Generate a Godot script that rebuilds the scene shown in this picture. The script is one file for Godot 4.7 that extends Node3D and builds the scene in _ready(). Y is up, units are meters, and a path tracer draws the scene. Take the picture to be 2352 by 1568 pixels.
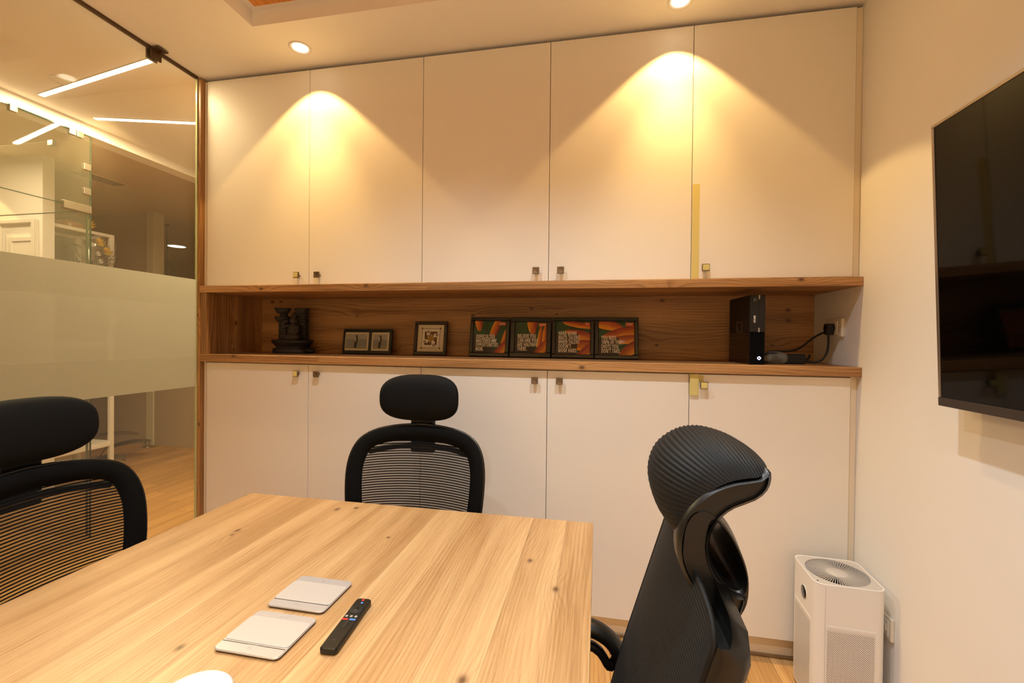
extends Node3D
# A small office meeting room: cupboard wall, table, chairs, glass partition with the corridor behind it.

var M := {}
var used := {}
var rng := RandomNumberGenerator.new()

const XS := [-2.178, -1.531, -0.8855, -0.2367, 0.4143, 1.07]
const CEIL := 2.88
const GLASS_X := -2.215
const FRONT_Z := 3.4
const TABLE_Y := 0.78
const SHELF_Y := 1.328

func _ready() -> void:
	rng.seed = 7
	# ---------------------------------------------------------------- camera, environment, exposure
	var cam := Camera3D.new()
	cam.name = "camera"
	cam.position = Vector3(0, 1.44, 2.14)
	cam.rotation = Vector3(-0.0094, 0.1904, 0.0104)
	cam.fov = rad_to_deg(2.0 * atan(784.0 / 1017.8))
	cam.near = 0.02
	cam.far = 60.0
	cam.current = true
	add_child(cam)
	var we := WorldEnvironment.new()
	we.name = "environment"
	var env := Environment.new()
	env.background_mode = Environment.BG_COLOR
	env.background_color = Color(0.01, 0.01, 0.01)
	env.tonemap_mode = Environment.TONE_MAPPER_LINEAR
	env.tonemap_exposure = 1.025
	env.sdfgi_enabled = true
	env.ssao_enabled = true
	env.ssil_enabled = true
	we.environment = env
	add_child(we)
	materials()
	room()
	cupboards()
	niche()
	lamps()
	partition()
	corridor()
	table()
	television()
	purifier()
	chairs()
	shelf_things()
	table_things()

const WARM := Color(1.0, 0.82, 0.51)
const NEUTRAL := Color(0.94, 0.985, 1.0)
const STRIP := Color(1.0, 0.90, 0.68)

# ==================================================================== helpers
func numbered(n: String) -> String:
	if not used.has(n):
		used[n] = 0
		return n
	used[n] += 1
	return "%s_%03d" % [n, used[n]]

func tag(o: Node3D, label: String, category: String, group := "") -> Node3D:
	o.set_meta("label", label)
	o.set_meta("category", category)
	if group:
		o.set_meta("group", group)
	return o

func thing(called: String, label: String, category: String, at := Vector3.ZERO, turn := 0.0, group := "") -> Node3D:
	var o := Node3D.new()
	o.name = numbered(called)
	add_child(o)
	o.position = at
	o.rotation.y = turn
	return tag(o, label, category, group)

func struct(called: String) -> Node3D:
	var o := Node3D.new()
	o.name = numbered(called)
	o.set_meta("kind", "structure")
	add_child(o)
	return o

func tool() -> SurfaceTool:
	var st := SurfaceTool.new()
	st.begin(Mesh.PRIMITIVE_TRIANGLES)
	return st

func put(st: SurfaceTool, called: String, m: Material, parent: Node3D, label := "") -> MeshInstance3D:
	st.generate_normals()
	var o := MeshInstance3D.new()
	o.mesh = st.commit()
	o.material_override = m
	o.cast_shadow = GeometryInstance3D.SHADOW_CASTING_SETTING_DOUBLE_SIDED
	if parent == null:
		o.name = numbered(called)
		add_child(o)
	else:
		o.name = called
		parent.add_child(o, true)
	if label:
		o.set_meta("label", label)
	return o

func piece(mesh: Mesh, called: String, m: Material, parent: Node3D, at := Vector3.ZERO) -> MeshInstance3D:
	var o := MeshInstance3D.new()
	o.mesh = mesh
	o.material_override = m
	o.name = called
	parent.add_child(o, true)
	o.position = at
	return o

# three corners given counter-clockwise as seen from outside
func tri(st: SurfaceTool, a: Vector3, b: Vector3, c: Vector3, ua := Vector2.ZERO, ub := Vector2.ZERO, uc := Vector2.ZERO) -> void:
	st.set_uv(ua)
	st.add_vertex(a)
	st.set_uv(uc)
	st.add_vertex(c)
	st.set_uv(ub)
	st.add_vertex(b)

func quad(st: SurfaceTool, a: Vector3, b: Vector3, c: Vector3, d: Vector3, ua := Vector2.ZERO, ub := Vector2.ZERO, uc := Vector2.ZERO, ud := Vector2.ZERO) -> void:
	tri(st, a, b, c, ua, ub, uc)
	tri(st, a, c, d, ua, uc, ud)

func tri_away(st: SurfaceTool, a: Vector3, b: Vector3, c: Vector3, from: Vector3, ua := Vector2.ZERO, ub := Vector2.ZERO, uc := Vector2.ZERO) -> void:
	if (b - a).cross(c - a).dot((a + b + c) / 3.0 - from) < 0.0:
		tri(st, a, c, b, ua, uc, ub)
	else:
		tri(st, a, b, c, ua, ub, uc)

# box with chamfered edges; grain: axis along which the texture's v runs; uv in metres times `scale` plus `off`
func box(st: SurfaceTool, lo: Vector3, hi: Vector3, bevel := 0.002, grain := 0, scale := Vector2.ONE, off := Vector2.ZERO) -> void:
	st.set_smooth_group(-1)
	var mid := (lo + hi) / 2.0
	var size := hi - lo
	var b := minf(bevel, minf(size.x, minf(size.y, size.z)) * 0.45)
	var P := {}
	for i in 8:
		var s := Vector3(1 if i & 1 else -1, 1 if i & 2 else -1, 1 if i & 4 else -1)
		for a in 3:
			var p := mid + s * (size / 2.0)
			for k in 3:
				if k != a:
					p[k] -= s[k] * b
			P[i * 3 + a] = p
	var uv := func(p: Vector3, a: int) -> Vector2:
		var g := grain
		if g == a:
			g = (a + 1) % 3
		var o := 3 - a - g
		return Vector2(p[o], p[g]) * scale + off
	var emit := func(q: Array, a: int) -> void:
		for k in range(1, q.size() - 1):
			tri_away(st, q[0], q[k], q[k + 1], mid, uv.call(q[0], a), uv.call(q[k], a), uv.call(q[k + 1], a))
	for a in 3:
		var u := (a + 1) % 3
		var v := (a + 2) % 3
		for s in 2:
			var q := []
			for c in [[0, 0], [1, 0], [1, 1], [0, 1]]:
				var i := (s << a) | (int(c[0]) << u) | (int(c[1]) << v)
				q.append(P[i * 3 + a])
			emit.call(q, a)
	if b <= 0.0:
		return
	for a in 3:   # edges along axis a
		var u := (a + 1) % 3
		var v := (a + 2) % 3
		for su in 2:
			for sv in 2:
				var i0 := (su << u) | (sv << v)
				var i1 := i0 | (1 << a)
				emit.call([P[i0 * 3 + u], P[i1 * 3 + u], P[i1 * 3 + v], P[i0 * 3 + v]], u)
	for i in 8:
		emit.call([P[i * 3], P[i * 3 + 1], P[i * 3 + 2]], 0)

func box_mesh(lo: Vector3, hi: Vector3, bevel := 0.002, grain := 0, scale := Vector2.ONE, off := Vector2.ZERO) -> ArrayMesh:
	var st := tool()
	box(st, lo, hi, bevel, grain, scale, off)
	st.generate_normals()
	return st.commit()

func put_box(called: String, lo: Vector3, hi: Vector3, m: Material, parent: Node3D, bevel := 0.002, label := "") -> MeshInstance3D:
	var st := tool()
	box(st, lo, hi, bevel)
	return put(st, called, m, parent, label)

# grid of points rows x cols, smooth; corners counter-clockwise for rows going "up" and cols going "right" seen from outside
func grid(st: SurfaceTool, rows: Array, closed_cols := false, flip := false, group := 0) -> void:
	st.set_smooth_group(group)
	var n: int = rows[0].size()
	for i in rows.size() - 1:
		for j in (n if closed_cols else n - 1):
			var k := (j + 1) % n
			var a: Vector3 = rows[i][j]
			var b: Vector3 = rows[i][k]
			var c: Vector3 = rows[i + 1][k]
			var d: Vector3 = rows[i + 1][j]
			var ua := Vector2(float(j) / n, float(i) / rows.size())
			var ub := Vector2(float(j + 1) / n, float(i) / rows.size())
			var uc := Vector2(float(j + 1) / n, float(i + 1) / rows.size())
			var ud := Vector2(float(j) / n, float(i + 1) / rows.size())
			if flip:
				quad(st, a, d, c, b, ua, ud, uc, ub)
			else:
				quad(st, a, b, c, d, ua, ub, uc, ud)

# profile: (radius, y) from bottom to top, outside on the right
func lathe(st: SurfaceTool, profile: Array, segs := 24, at := Vector3.ZERO, smooth := 0, sx := 1.0, sz := 1.0) -> void:
	var rows := []
	for p in profile:
		var row := []
		for j in segs:
			var t := -TAU * j / segs
			row.append(at + Vector3(p.x * cos(t) * sx, p.y, p.x * sin(t) * sz))
		rows.append(row)
	grid(st, rows, true, false, smooth)

func tube(st: SurfaceTool, pts: Array, r: float, sides := 8, r2 := -1.0) -> void:
	if r2 < 0.0:
		r2 = r
	var rows := []
	var side := Vector3.ZERO
	for i in pts.size():
		var d: Vector3 = (pts[mini(i + 1, pts.size() - 1)] - pts[maxi(i - 1, 0)]).normalized()
		if i == 0:
			side = d.cross(Vector3.UP if absf(d.y) < 0.9 else Vector3.RIGHT).normalized()
		side = (side - d * side.dot(d)).normalized()
		var up := side.cross(d).normalized()
		var row := []
		for j in sides:
			var t := TAU * j / sides
			row.append(pts[i] + side * cos(t) * r + up * sin(t) * r2)
		rows.append(row)
	grid(st, rows, true)
	st.set_smooth_group(-1)
	for e in [[rows[0], pts[0], pts[1]], [rows[-1], pts[-1], pts[-2]]]:
		for j in sides:
			tri_away(st, e[1], e[0][j], e[0][(j + 1) % sides], e[2])

func curve(pts: Array, n := 24) -> Array:
	var out := []
	for i in n + 1:
		var t := float(i) / n * (pts.size() - 1)
		var k := mini(int(t), pts.size() - 2)
		var f := t - k
		var a = pts[maxi(k - 1, 0)]
		var b = pts[k]
		var c = pts[k + 1]
		var d = pts[mini(k + 2, pts.size() - 1)]
		out.append(b.cubic_interpolate(c, a, d, f))
	return out

func at_t(pts: Array, t: float):
	var x := clampf(t, 0.0, 1.0) * (pts.size() - 1)
	var k := mini(int(x), pts.size() - 2)
	var f := x - k
	if pts[0] is float:
		return cubic_interpolate(pts[k], pts[k + 1], pts[maxi(k - 1, 0)], pts[mini(k + 2, pts.size() - 1)], f)
	return pts[k].cubic_interpolate(pts[k + 1], pts[maxi(k - 1, 0)], pts[mini(k + 2, pts.size() - 1)], f)

# counter-clockwise outline in x,y pulled along z from z0 (back) to z1 (front), edges rounded off by `bevel`
func prism(st: SurfaceTool, outline: PackedVector2Array, z0: float, z1: float, bevel := 0.003, smooth_side := true) -> void:
	var n := outline.size()
	var ins := PackedVector2Array()
	for i in n:
		var e1 := (outline[i] - outline[(i + n - 1) % n]).normalized()
		var e2 := (outline[(i + 1) % n] - outline[i]).normalized()
		var nr := (Vector2(e1.y, -e1.x) + Vector2(e2.y, -e2.x)).normalized()
		ins.append(outline[i] - nr * bevel / maxf(0.4, nr.dot(Vector2(e1.y, -e1.x))))
	var rows := []
	for r in [[ins, z0], [outline, z0 + bevel], [outline, z1 - bevel], [ins, z1]]:
		var row := []
		for p in r[0]:
			row.append(Vector3(p.x, p.y, r[1]))
		rows.append(row)
	grid(st, rows, true, false, 0 if smooth_side else -1)
	st.set_smooth_group(-1)
	var idx := Geometry2D.triangulate_polygon(ins)
	for k in range(0, idx.size(), 3):
		var a := ins[idx[k]]
		var b := ins[idx[k + 1]]
		var c := ins[idx[k + 2]]
		tri_away(st, Vector3(a.x, a.y, z1), Vector3(b.x, b.y, z1), Vector3(c.x, c.y, z1), Vector3(a.x, a.y, z0), a, b, c)
		tri_away(st, Vector3(a.x, a.y, z0), Vector3(b.x, b.y, z0), Vector3(c.x, c.y, z0), Vector3(a.x, a.y, z1), a, b, c)

func round_rect(w: float, h: float, r: float, n := 6) -> PackedVector2Array:
	var out := PackedVector2Array()
	for k in 4:
		var c := Vector2((w / 2 - r) * (1 if k == 0 or k == 3 else -1), (h / 2 - r) * (1 if k < 2 else -1))
		for i in n + 1:
			var t := (k + float(i) / n) * PI / 2
			out.append(c + Vector2(cos(t), sin(t)) * r)
	return out

func lying(o: Node3D) -> Node3D:   # a prism made facing +z now faces up
	o.rotation.x = -PI / 2
	return o

# rounded cushion-like solid
func blob(st: SurfaceTool, at: Vector3, half: Vector3, power := 3.0, nu := 28, nv := 18, bend := Vector2.ZERO) -> void:
	var rows := []
	for i in nv + 1:
		var v := -PI / 2 + PI * i / nv
		var row := []
		for j in nu:
			var u := -TAU * j / nu
			var d := Vector3(cos(v) * cos(u), sin(v), cos(v) * sin(u))
			var k := pow(pow(absf(d.x), power) + pow(absf(d.y), power) + pow(absf(d.z), power), -1.0 / power)
			var p := d * k * half
			p.z += bend.x * p.x * p.x + bend.y * p.y * p.y
			row.append(at + p)
		rows.append(row)
	grid(st, rows, true)

func lit(l: Light3D, parent: Node3D, at: Vector3) -> void:
	l.shadow_enabled = true
	parent.add_child(l, true)
	l.position = at

# ==================================================================== materials and textures
func mat(key: String, c: Color, rough := 0.5, metal := 0.0) -> StandardMaterial3D:
	var m := StandardMaterial3D.new()
	m.resource_name = key
	m.albedo_color = c
	m.roughness = rough
	m.metallic = metal
	M[key] = m
	return m

func noise(sd: int, f := 1.0, oct := 3) -> FastNoiseLite:
	var n := FastNoiseLite.new()
	n.seed = sd
	n.frequency = f
	n.noise_type = FastNoiseLite.TYPE_SIMPLEX_SMOOTH
	n.fractal_octaves = oct
	return n

# wood print: u across the grain, v along it, both in metres; board: width of one printed board (0: none)
func wood(w: int, h: int, size: Vector2, cols: Array, sd: int, rings: float, board: float, knots: int, contrast := 1.0) -> ImageTexture:
	var img := Image.create(w, h, false, Image.FORMAT_RGB8)
	var n1 := noise(sd, 1.0, 2)
	var n2 := noise(sd + 1, 1.0, 3)
	var n3 := noise(sd + 2, 1.0, 1)
	var r := RandomNumberGenerator.new()
	r.seed = sd
	var ks := []
	for i in knots:
		ks.append([r.randf() * size.x, r.randf() * size.y, r.randf_range(0.004, 0.009), r.randf_range(1.2, 2.6)])
	for x in w:
		var u := (x + 0.5) / w * size.x
		var b := 0 if board <= 0.0 else int(u / board)
		var tone := 0.0 if board <= 0.0 else (fposmod(sin(b * 91.7 + sd) * 437.5, 1.0) - 0.5)
		var seam := 1.0
		if board > 0.0:
			var du := fposmod(u, board)
			seam = 1.0 - 0.10 * exp(-du * du / 0.0000025)
		var near := []
		for k in ks:
			if absf(k[0] - u) < 0.09:
				near.append(k)
		for y in h:
			var v := (y + 0.5) / h * size.y
			var vv := v + b * 3.7
			var f := u * rings + 1.3 * n1.get_noise_2d(u * 3.2 + b * 7.0, vv * 0.5) * rings / 22.0 + 0.25 * n2.get_noise_2d(u * 14.0, vv * 1.6)
			var core := 0.0
			for k in near:
				var du2: float = (u - k[0])
				var dv: float = (v - k[1])
				var q: float = du2 * du2 / 0.0009 + dv * dv / 0.006
				if q < 8.0:
					f += k[3] * exp(-q)
				var kr: float = k[2]
				var d2: float = (du2 * du2 + dv * dv * 0.45) / (kr * kr)
				if d2 < 6.0:
					core = maxf(core, exp(-d2))
			var g := f - floorf(f)
			var late := smoothstep(0.35, 0.93, g) * (1.0 - smoothstep(0.93, 1.0, g))
			var fib := n3.get_noise_2d(u * 900.0, vv * 9.0)
			var fib2 := n3.get_noise_2d(u * 260.0 + 50.0, vv * 2.5)
			var big := n1.get_noise_2d(u * 9.0 + 31.0, vv * 0.6)
			var t := 0.50 + tone * 0.42 + big * 0.36 - late * 0.30 * contrast + fib * 0.10 + fib2 * 0.20
			var c: Color = cols[1].lerp(cols[2], clampf(t * 2.0 - 1.0, 0, 1)) if t > 0.5 else cols[0].lerp(cols[1], clampf(t * 2.0, 0, 1))
			c = c * seam
			c = c.lerp(cols[3], clampf(core * 0.9, 0, 0.85))
			img.set_pixel(x, y, c)
	return ImageTexture.create_from_image(img)

func speckle(w: int, sd: int, f: float, lo: float, hi: float, stretch := Vector2.ONE) -> ImageTexture:
	var img := Image.create(w, w, false, Image.FORMAT_RGB8)
	var n := noise(sd, f, 3)
	for x in w:
		for y in w:
			var a := n.get_noise_2d(x * stretch.x, y * stretch.y) * 0.5 + 0.5
			var g := lerpf(lo, hi, a)
			img.set_pixel(x, y, Color(g, g, g))
	return ImageTexture.create_from_image(img)

func materials() -> void:
	var linen := speckle(256, 5, 0.35, 0.30, 0.70, Vector2(1.0, 0.25))
	var m := mat("door", Color(0.92, 0.895, 0.86), 0.42)
	m.heightmap_enabled = true
	m.heightmap_texture = linen
	m.heightmap_scale = 0.02
	m.uv1_triplanar = true
	m.uv1_world_triplanar = true
	m.uv1_scale = Vector3.ONE * 4.0
	mat("carcass", Color(0.80, 0.76, 0.70), 0.6)
	mat("edge", Color(0.90, 0.85, 0.77), 0.5)
	m = mat("wall", Color(0.945, 0.935, 0.925), 0.75)
	m.heightmap_enabled = true
	m.heightmap_texture = speckle(256, 9, 0.12, 0.3, 0.7)
	m.heightmap_scale = 0.03
	m.uv1_triplanar = true
	m.uv1_world_triplanar = true
	m.uv1_scale = Vector3.ONE * 1.5
	mat("ceiling", Color(0.955, 0.94, 0.92), 0.85)
	mat("corridor_wall", Color(0.74, 0.675, 0.58), 0.8)
	mat("dimmed_taupe", Color(0.87, 0.78, 0.66), 0.85)  # far ceiling beyond the beam: its dim light is put into this browner colour
	mat("pillar", Color(0.86, 0.84, 0.74), 0.7)
	mat("white_paint", Color(0.93, 0.92, 0.90), 0.4)
	# wood
	var oak := wood(768, 1152, Vector2(1.45, 2.2), [Color(0.575, 0.425, 0.265), Color(0.70, 0.555, 0.385), Color(0.775, 0.645, 0.475), Color(0.35, 0.24, 0.155)], 11, 95.0, 0.1209, 40, 0.62)
	m = mat("oak", Color.WHITE, 0.38)
	m.albedo_texture = oak
	m.uv1_scale = Vector3(1 / 1.45, 1 / 2.2, 1)
	var shelf := wood(320, 2048, Vector2(0.46, 3.4), [Color(0.47, 0.325, 0.18), Color(0.67, 0.49, 0.30), Color(0.79, 0.615, 0.405), Color(0.27, 0.17, 0.095)], 23, 75.0, 0.0, 24, 0.9)
	m = mat("shelf_oak", Color.WHITE, 0.5)
	m.albedo_texture = shelf
	m.uv1_scale = Vector3(1 / 0.46, 1 / 3.4, 1)
	var lam := wood(384, 768, Vector2(0.7, 2.0), [Color(0.70, 0.51, 0.31), Color(0.85, 0.66, 0.42), Color(0.93, 0.75, 0.51), Color(0.50, 0.34, 0.20)], 37, 40.0, 0.0, 0, 0.6)
	for k in 3:
		var tint: Color = [Color(1, 1, 1), Color(0.95, 0.94, 0.92), Color(0.90, 0.885, 0.86)][k]
		m = mat("laminate%d" % k, tint, 0.38)
		m.albedo_texture = lam
		m.uv1_scale = Vector3(1 / 0.7, 1 / 2.0, 1)
	mat("floor_base", Color(0.30, 0.20, 0.12), 0.7)
	m = mat("tray_wood", Color(1.0, 0.86, 0.62), 0.45)
	m.albedo_texture = lam
	m.uv1_scale = Vector3(1 / 0.7, 1 / 2.0, 1)
	# glass
	m = mat("glass", Color(0.80, 0.84, 0.70, 0.02), 0.02)
	m.transparency = BaseMaterial3D.TRANSPARENCY_ALPHA
	m = mat("glass_edge", Color(0.10, 0.20, 0.13), 0.15)
	m = mat("bright_edge", Color(0.75, 0.80, 0.62), 0.2)
	for k in 3:
		m = mat("film%d" % k, Color(0.55, 0.535, 0.45, [0.84, 0.76, 0.84][k]), 0.6)
		m.transparency = BaseMaterial3D.TRANSPARENCY_ALPHA
		m.backlight_enabled = true
		m.backlight = Color(0.97, 0.97, 0.94)
	m = mat("cover_glass", Color(0.02, 0.02, 0.02, 0.02), 0.03)
	m.metallic_specular = 0.22
	m.transparency = BaseMaterial3D.TRANSPARENCY_ALPHA
	m = mat("cellophane", Color(0.9, 0.9, 0.85, 0.10), 0.08)
	m.transparency = BaseMaterial3D.TRANSPARENCY_ALPHA
	mat("steel", Color(0.62, 0.58, 0.52), 0.32, 0.9)
	mat("bronze", Color(0.36, 0.28, 0.22), 0.42, 0.6)
	mat("knob", Color(0.50, 0.43, 0.36), 0.38, 0.85)
	mat("tape", Color(0.85, 0.79, 0.50), 0.65)
	mat("chrome", Color(0.82, 0.80, 0.76), 0.1, 1.0)
	m = mat("black_plastic", Color(0.045, 0.042, 0.04), 0.38)
	m = mat("black_fabric", Color(0.06, 0.06, 0.065), 0.62)
	m.metallic_specular = 0.36
	m.rim_enabled = true
	m.rim = 0.06
	m.rim_tint = 0.6
	m = mat("headrest_fabric", Color(0.042, 0.042, 0.046), 0.8)
	m.metallic_specular = 0.3
	m = mat("weave", Color(0.05, 0.047, 0.045, 0.46), 0.9)
	m.transparency = BaseMaterial3D.TRANSPARENCY_ALPHA
	mat("strand", Color(0.04, 0.038, 0.038), 0.85).metallic_specular = 0.25
	mat("matte_black", Color(0.035, 0.033, 0.032), 0.55)
	mat("frame_black", Color(0.05, 0.045, 0.042), 0.35)
	mat("frame_brown", Color(0.14, 0.085, 0.055), 0.4)
	mat("gloss_black", Color(0.02, 0.018, 0.017), 0.06)
	mat("screen", Color(0.012, 0.011, 0.011), 0.05).metallic_specular = 0.28
	mat("bezel", Color(0.60, 0.55, 0.50), 0.35, 0.8)
	mat("chin", Color(0.28, 0.25, 0.23), 0.42, 0.6)
	mat("white_plastic", Color(0.91, 0.90, 0.89), 0.32)
	mat("grey_plastic", Color(0.74, 0.72, 0.71), 0.5)
	mat("dark_hole", Color(0.09, 0.08, 0.075), 0.8)
	mat("silver", Color(0.79, 0.77, 0.765), 0.27, 0.45)
	mat("silver_dark", Color(0.33, 0.30, 0.28), 0.4, 0.6)
	mat("silver_pad", Color(0.71, 0.685, 0.67), 0.5, 0.2)
	mat("cream_mat", Color(0.86, 0.80, 0.66), 0.8)
	mat("ivory", Color(0.88, 0.855, 0.80), 0.45)
	mat("stone", Color(0.20, 0.17, 0.15), 0.75)
	mat("stone_dark", Color(0.10, 0.07, 0.06), 0.6)
	mat("brown_wrap", Color(0.33, 0.26, 0.18), 0.6)
	mat("leaf", Color(0.17, 0.24, 0.10), 0.6)
	mat("petal_yellow", Color(0.93, 0.78, 0.12), 0.6)
	mat("petal_red", Color(0.42, 0.08, 0.12), 0.6)
	mat("petal_white", Color(0.92, 0.90, 0.86), 0.6)
	mat("dry_leaf", Color(0.34, 0.27, 0.20), 0.7)
	mat("letter", Color(0.95, 0.92, 0.86), 0.6)
	mat("orange_tag", Color(0.78, 0.34, 0.12), 0.6)
	mat("red", Color(0.75, 0.12, 0.12), 0.5)
	mat("blue", Color(0.25, 0.5, 0.85), 0.5)
	mat("grey_mark", Color(0.60, 0.58, 0.56), 0.5)
	for d in [["lens", Color(1.0, 0.95, 0.82), 6.0], ["lens_neutral", Color(1.0, 0.97, 0.93), 6.0], ["led", Color(1.0, 0.94, 0.78), 5.0], ["panel", Color(1.0, 0.96, 0.88), 3.0], ["glow_white", Color(0.85, 0.85, 1.0), 1.6]]:
		m = mat(d[0], Color(0.9, 0.9, 0.9), 0.5)
		m.emission_enabled = true
		m.emission = d[1]
		m.emission_energy_multiplier = d[2]

# ==================================================================== the room
func planks(parent: Node3D, x0: float, x1: float, z0: float, z1: float) -> void:
	var w := 0.142
	var l := 1.22
	var protos := []
	for k in 5:
		protos.append(box_mesh(Vector3(0.0006, -0.012, 0.0006), Vector3(w - 0.0006, 0, l - 0.0006), 0.0012, 2, Vector2.ONE, Vector2(k * 0.163, k * 0.41)))
	var i := 0
	var x := x0
	while x < x1 - 0.01:
		var z := z0 - fposmod(i * 0.437, 1.0) * l
		while z < z1:
			if z + l > z0 + 0.02:
				piece(protos[rng.randi() % 5], "plank", M["laminate%d" % (rng.randi() % 3)], parent, Vector3(x, 0, z))
			z += l
		x += w
		i += 1

func room() -> void:
	var f := struct("floor")
	put_box("floor_slab", Vector3(-2.22, -0.10, -0.42), Vector3(1.2, -0.0125, FRONT_Z + 0.1), M.floor_base, f, 0.0)
	planks(f, -2.2, 1.09, -0.06, FRONT_Z)
	var c := struct("ceiling")
	# soffit round the raised tray
	put_box("soffit", Vector3(-2.222, CEIL, -0.5), Vector3(1.2, 2.955, 0.324), M.ceiling, c, 0.0)
	put_box("soffit", Vector3(-2.222, CEIL, 3.08), Vector3(1.2, 2.955, FRONT_Z + 0.1), M.ceiling, c, 0.0)
	put_box("soffit", Vector3(-2.222, CEIL, 0.324), Vector3(-1.602, 2.955, 3.08), M.ceiling, c, 0.0)
	put_box("soffit", Vector3(0.48, CEIL, 0.324), Vector3(1.2, 2.955, 3.08), M.ceiling, c, 0.0)
	put_box("tray_top", Vector3(-2.222, 2.955, -0.5), Vector3(1.2, 3.05, FRONT_Z + 0.1), M.ceiling, c, 0.0)
	# wooden boards set into the tray
	var bx := -1.564
	var k := 0
	while bx < 0.43:
		var st := tool()
		box(st, Vector3(bx + 0.001, 2.943, 0.357), Vector3(bx + 0.139, 2.956, 3.045), 0.002, 2, Vector2.ONE, Vector2(0.17 * k, 0.31 * k))
		put(st, "board", M.tray_wood, c)
		bx += 0.14
		k += 1
	var w := struct("wall_right")
	put_box("plaster", Vector3(1.097, 0, -0.5), Vector3(1.22, 2.96, FRONT_Z + 0.1), M.wall, w, 0.0)
	w = struct("wall_back")
	put_box("plaster", Vector3(-2.222, 0, -0.52), Vector3(1.2, 2.96, -0.42), M.wall, w, 0.0)
	w = struct("wall_front")
	put_box("plaster", Vector3(-2.3, 0, FRONT_Z), Vector3(1.22, 2.96, FRONT_Z + 0.12), M.wall, w, 0.0)
	# plinth under the cupboards
	w = struct("baseboard_back")
	put_box("plinth", Vector3(-2.195, 0, -0.07), Vector3(1.097, 0.112, -0.05), M.edge, w, 0.001)
	put_box("metal_strip", Vector3(-2.195, 0.0, -0.05), Vector3(1.097, 0.016, -0.046), M.steel, w, 0.001)
	# filler strips
	w = struct("trim_1")
	put_box("filler", Vector3(1.072, 1.712, -0.03), Vector3(1.0965, 2.862, -0.008), M.edge, w, 0.001)
	w = struct("trim_2")
	put_box("filler", Vector3(1.072, 0.0, -0.03), Vector3(1.0965, 1.287, -0.008), M.edge, w, 0.001)
	w = struct("trim_3")
	put_box("filler", Vector3(-2.195, 1.712, -0.03), Vector3(-2.181, 2.862, -0.002), M.edge, w, 0.001)
	w = struct("trim_4")
	put_box("filler", Vector3(-2.195, 0.0, -0.03), Vector3(-2.181, 1.287, -0.002), M.edge, w, 0.001)

const WHICH := ["next to the glass partition", "second from the glass partition", "in the middle of the row", "second from the white side wall", "next to the white side wall"]

func knob(parent: Node3D, x: float, y: float, taped: bool) -> void:
	var st := tool()
	lathe(st, [Vector2(0.0085, 0.0), Vector2(0.006, 0.004), Vector2(0.006, 0.018)], 12)
	var rows := []
	for r in [[0.011, 0.016], [0.016, 0.020], [0.0165, 0.026], [0.0145, 0.029]]:
		var row := []
		for p in round_rect(r[0] * 2, r[0] * 2, 0.003, 3):
			row.append(Vector3(p.x, r[1], -p.y))
		rows.append(row)
	grid(st, rows, true, false, 1)
	st.set_smooth_group(-1)
	var top: Array = rows[-1]
	for j in top.size():   # dished face
		tri_away(st, Vector3(0, 0.0265, 0), top[j], top[(j + 1) % top.size()], Vector3(0, 0, 0))
	var o := put(st, "knob", M.knob, parent, "square bronze knob")
	o.position = Vector3(x, y, 0)
	o.rotation.x = PI / 2
	if taped:
		st = tool()
		box(st, Vector3(-0.0135, 0.0292, -0.0125), Vector3(0.0125, 0.0300, 0.0135), 0.0003)
		box(st, Vector3(-0.009, 0.0300, -0.011), Vector3(0.0135, 0.0306, 0.0095), 0.0003)
		var t := put(st, "knob_tape", M.tape, parent, "scrap of yellow tape left on the knob")
		t.position = Vector3(x, y, 0)
		t.rotation.x = PI / 2

func cupboards() -> void:
	var upper_knob := [-1.591, -1.469, -0.295, -0.176, 0.473]
	for row in 2:
		for i in 5:
			var x0: float = XS[i]
			var x1: float = XS[i + 1]
			var y0: float = 1.7125 if row == 0 else 0.112
			var y1: float = 2.862 if row == 0 else 1.281
			var t := thing("wall_cabinet" if row == 0 else "base_cabinet", "", "cabinet", Vector3((x0 + x1) / 2, y0, 0), 0.0, "upper cupboards" if row == 0 else "lower cupboards")
			var look: String = "tall cream upper cupboard" if row == 0 else "cream lower cupboard"
			t.set_meta("label", "%s %s%s" % [look, WHICH[i], [", taped knob", "", "", "", ", yellow tape on the door"][i]])
			var hw := (x1 - x0) / 2
			var hh := y1 - y0
			put_box("body", Vector3(-hw + 0.001, 0.0, -0.415), Vector3(hw - 0.001, hh if row == 0 else hh + 0.004, -0.020), M.carcass, t, 0.001)
			var d := put_box("door", Vector3(-hw + 0.0013, 0.002, -0.018), Vector3(hw - 0.0013, hh, 0.0), M.door, t, 0.0012)
			var ky: float = (1.762 if row == 0 else 1.233) - y0
			knob(d, upper_knob[i] - (x0 + x1) / 2, ky, i == 0 or i == 4)
			if i == 4:
				if row == 0:
					put_box("tape", Vector3(-hw + 0.002, 0.003, 0.0), Vector3(-hw + 0.034, 0.432, 0.0006), M.tape, d, 0.0002, "long strip of yellow masking tape")
				else:
					var st := tool()
					box(st, Vector3(-hw + 0.005, hh - 0.090, 0.012), Vector3(-hw + 0.033, hh - 0.004, 0.0006), 0.0002)
					box(st, Vector3(-hw + 0.033, hh - 0.034, 0.0), Vector3(-hw + 0.061, hh - 0.004, 0.0006), 0.0002)
					put(st, "tape", M.tape, d, "corner of yellow masking tape")

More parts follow.
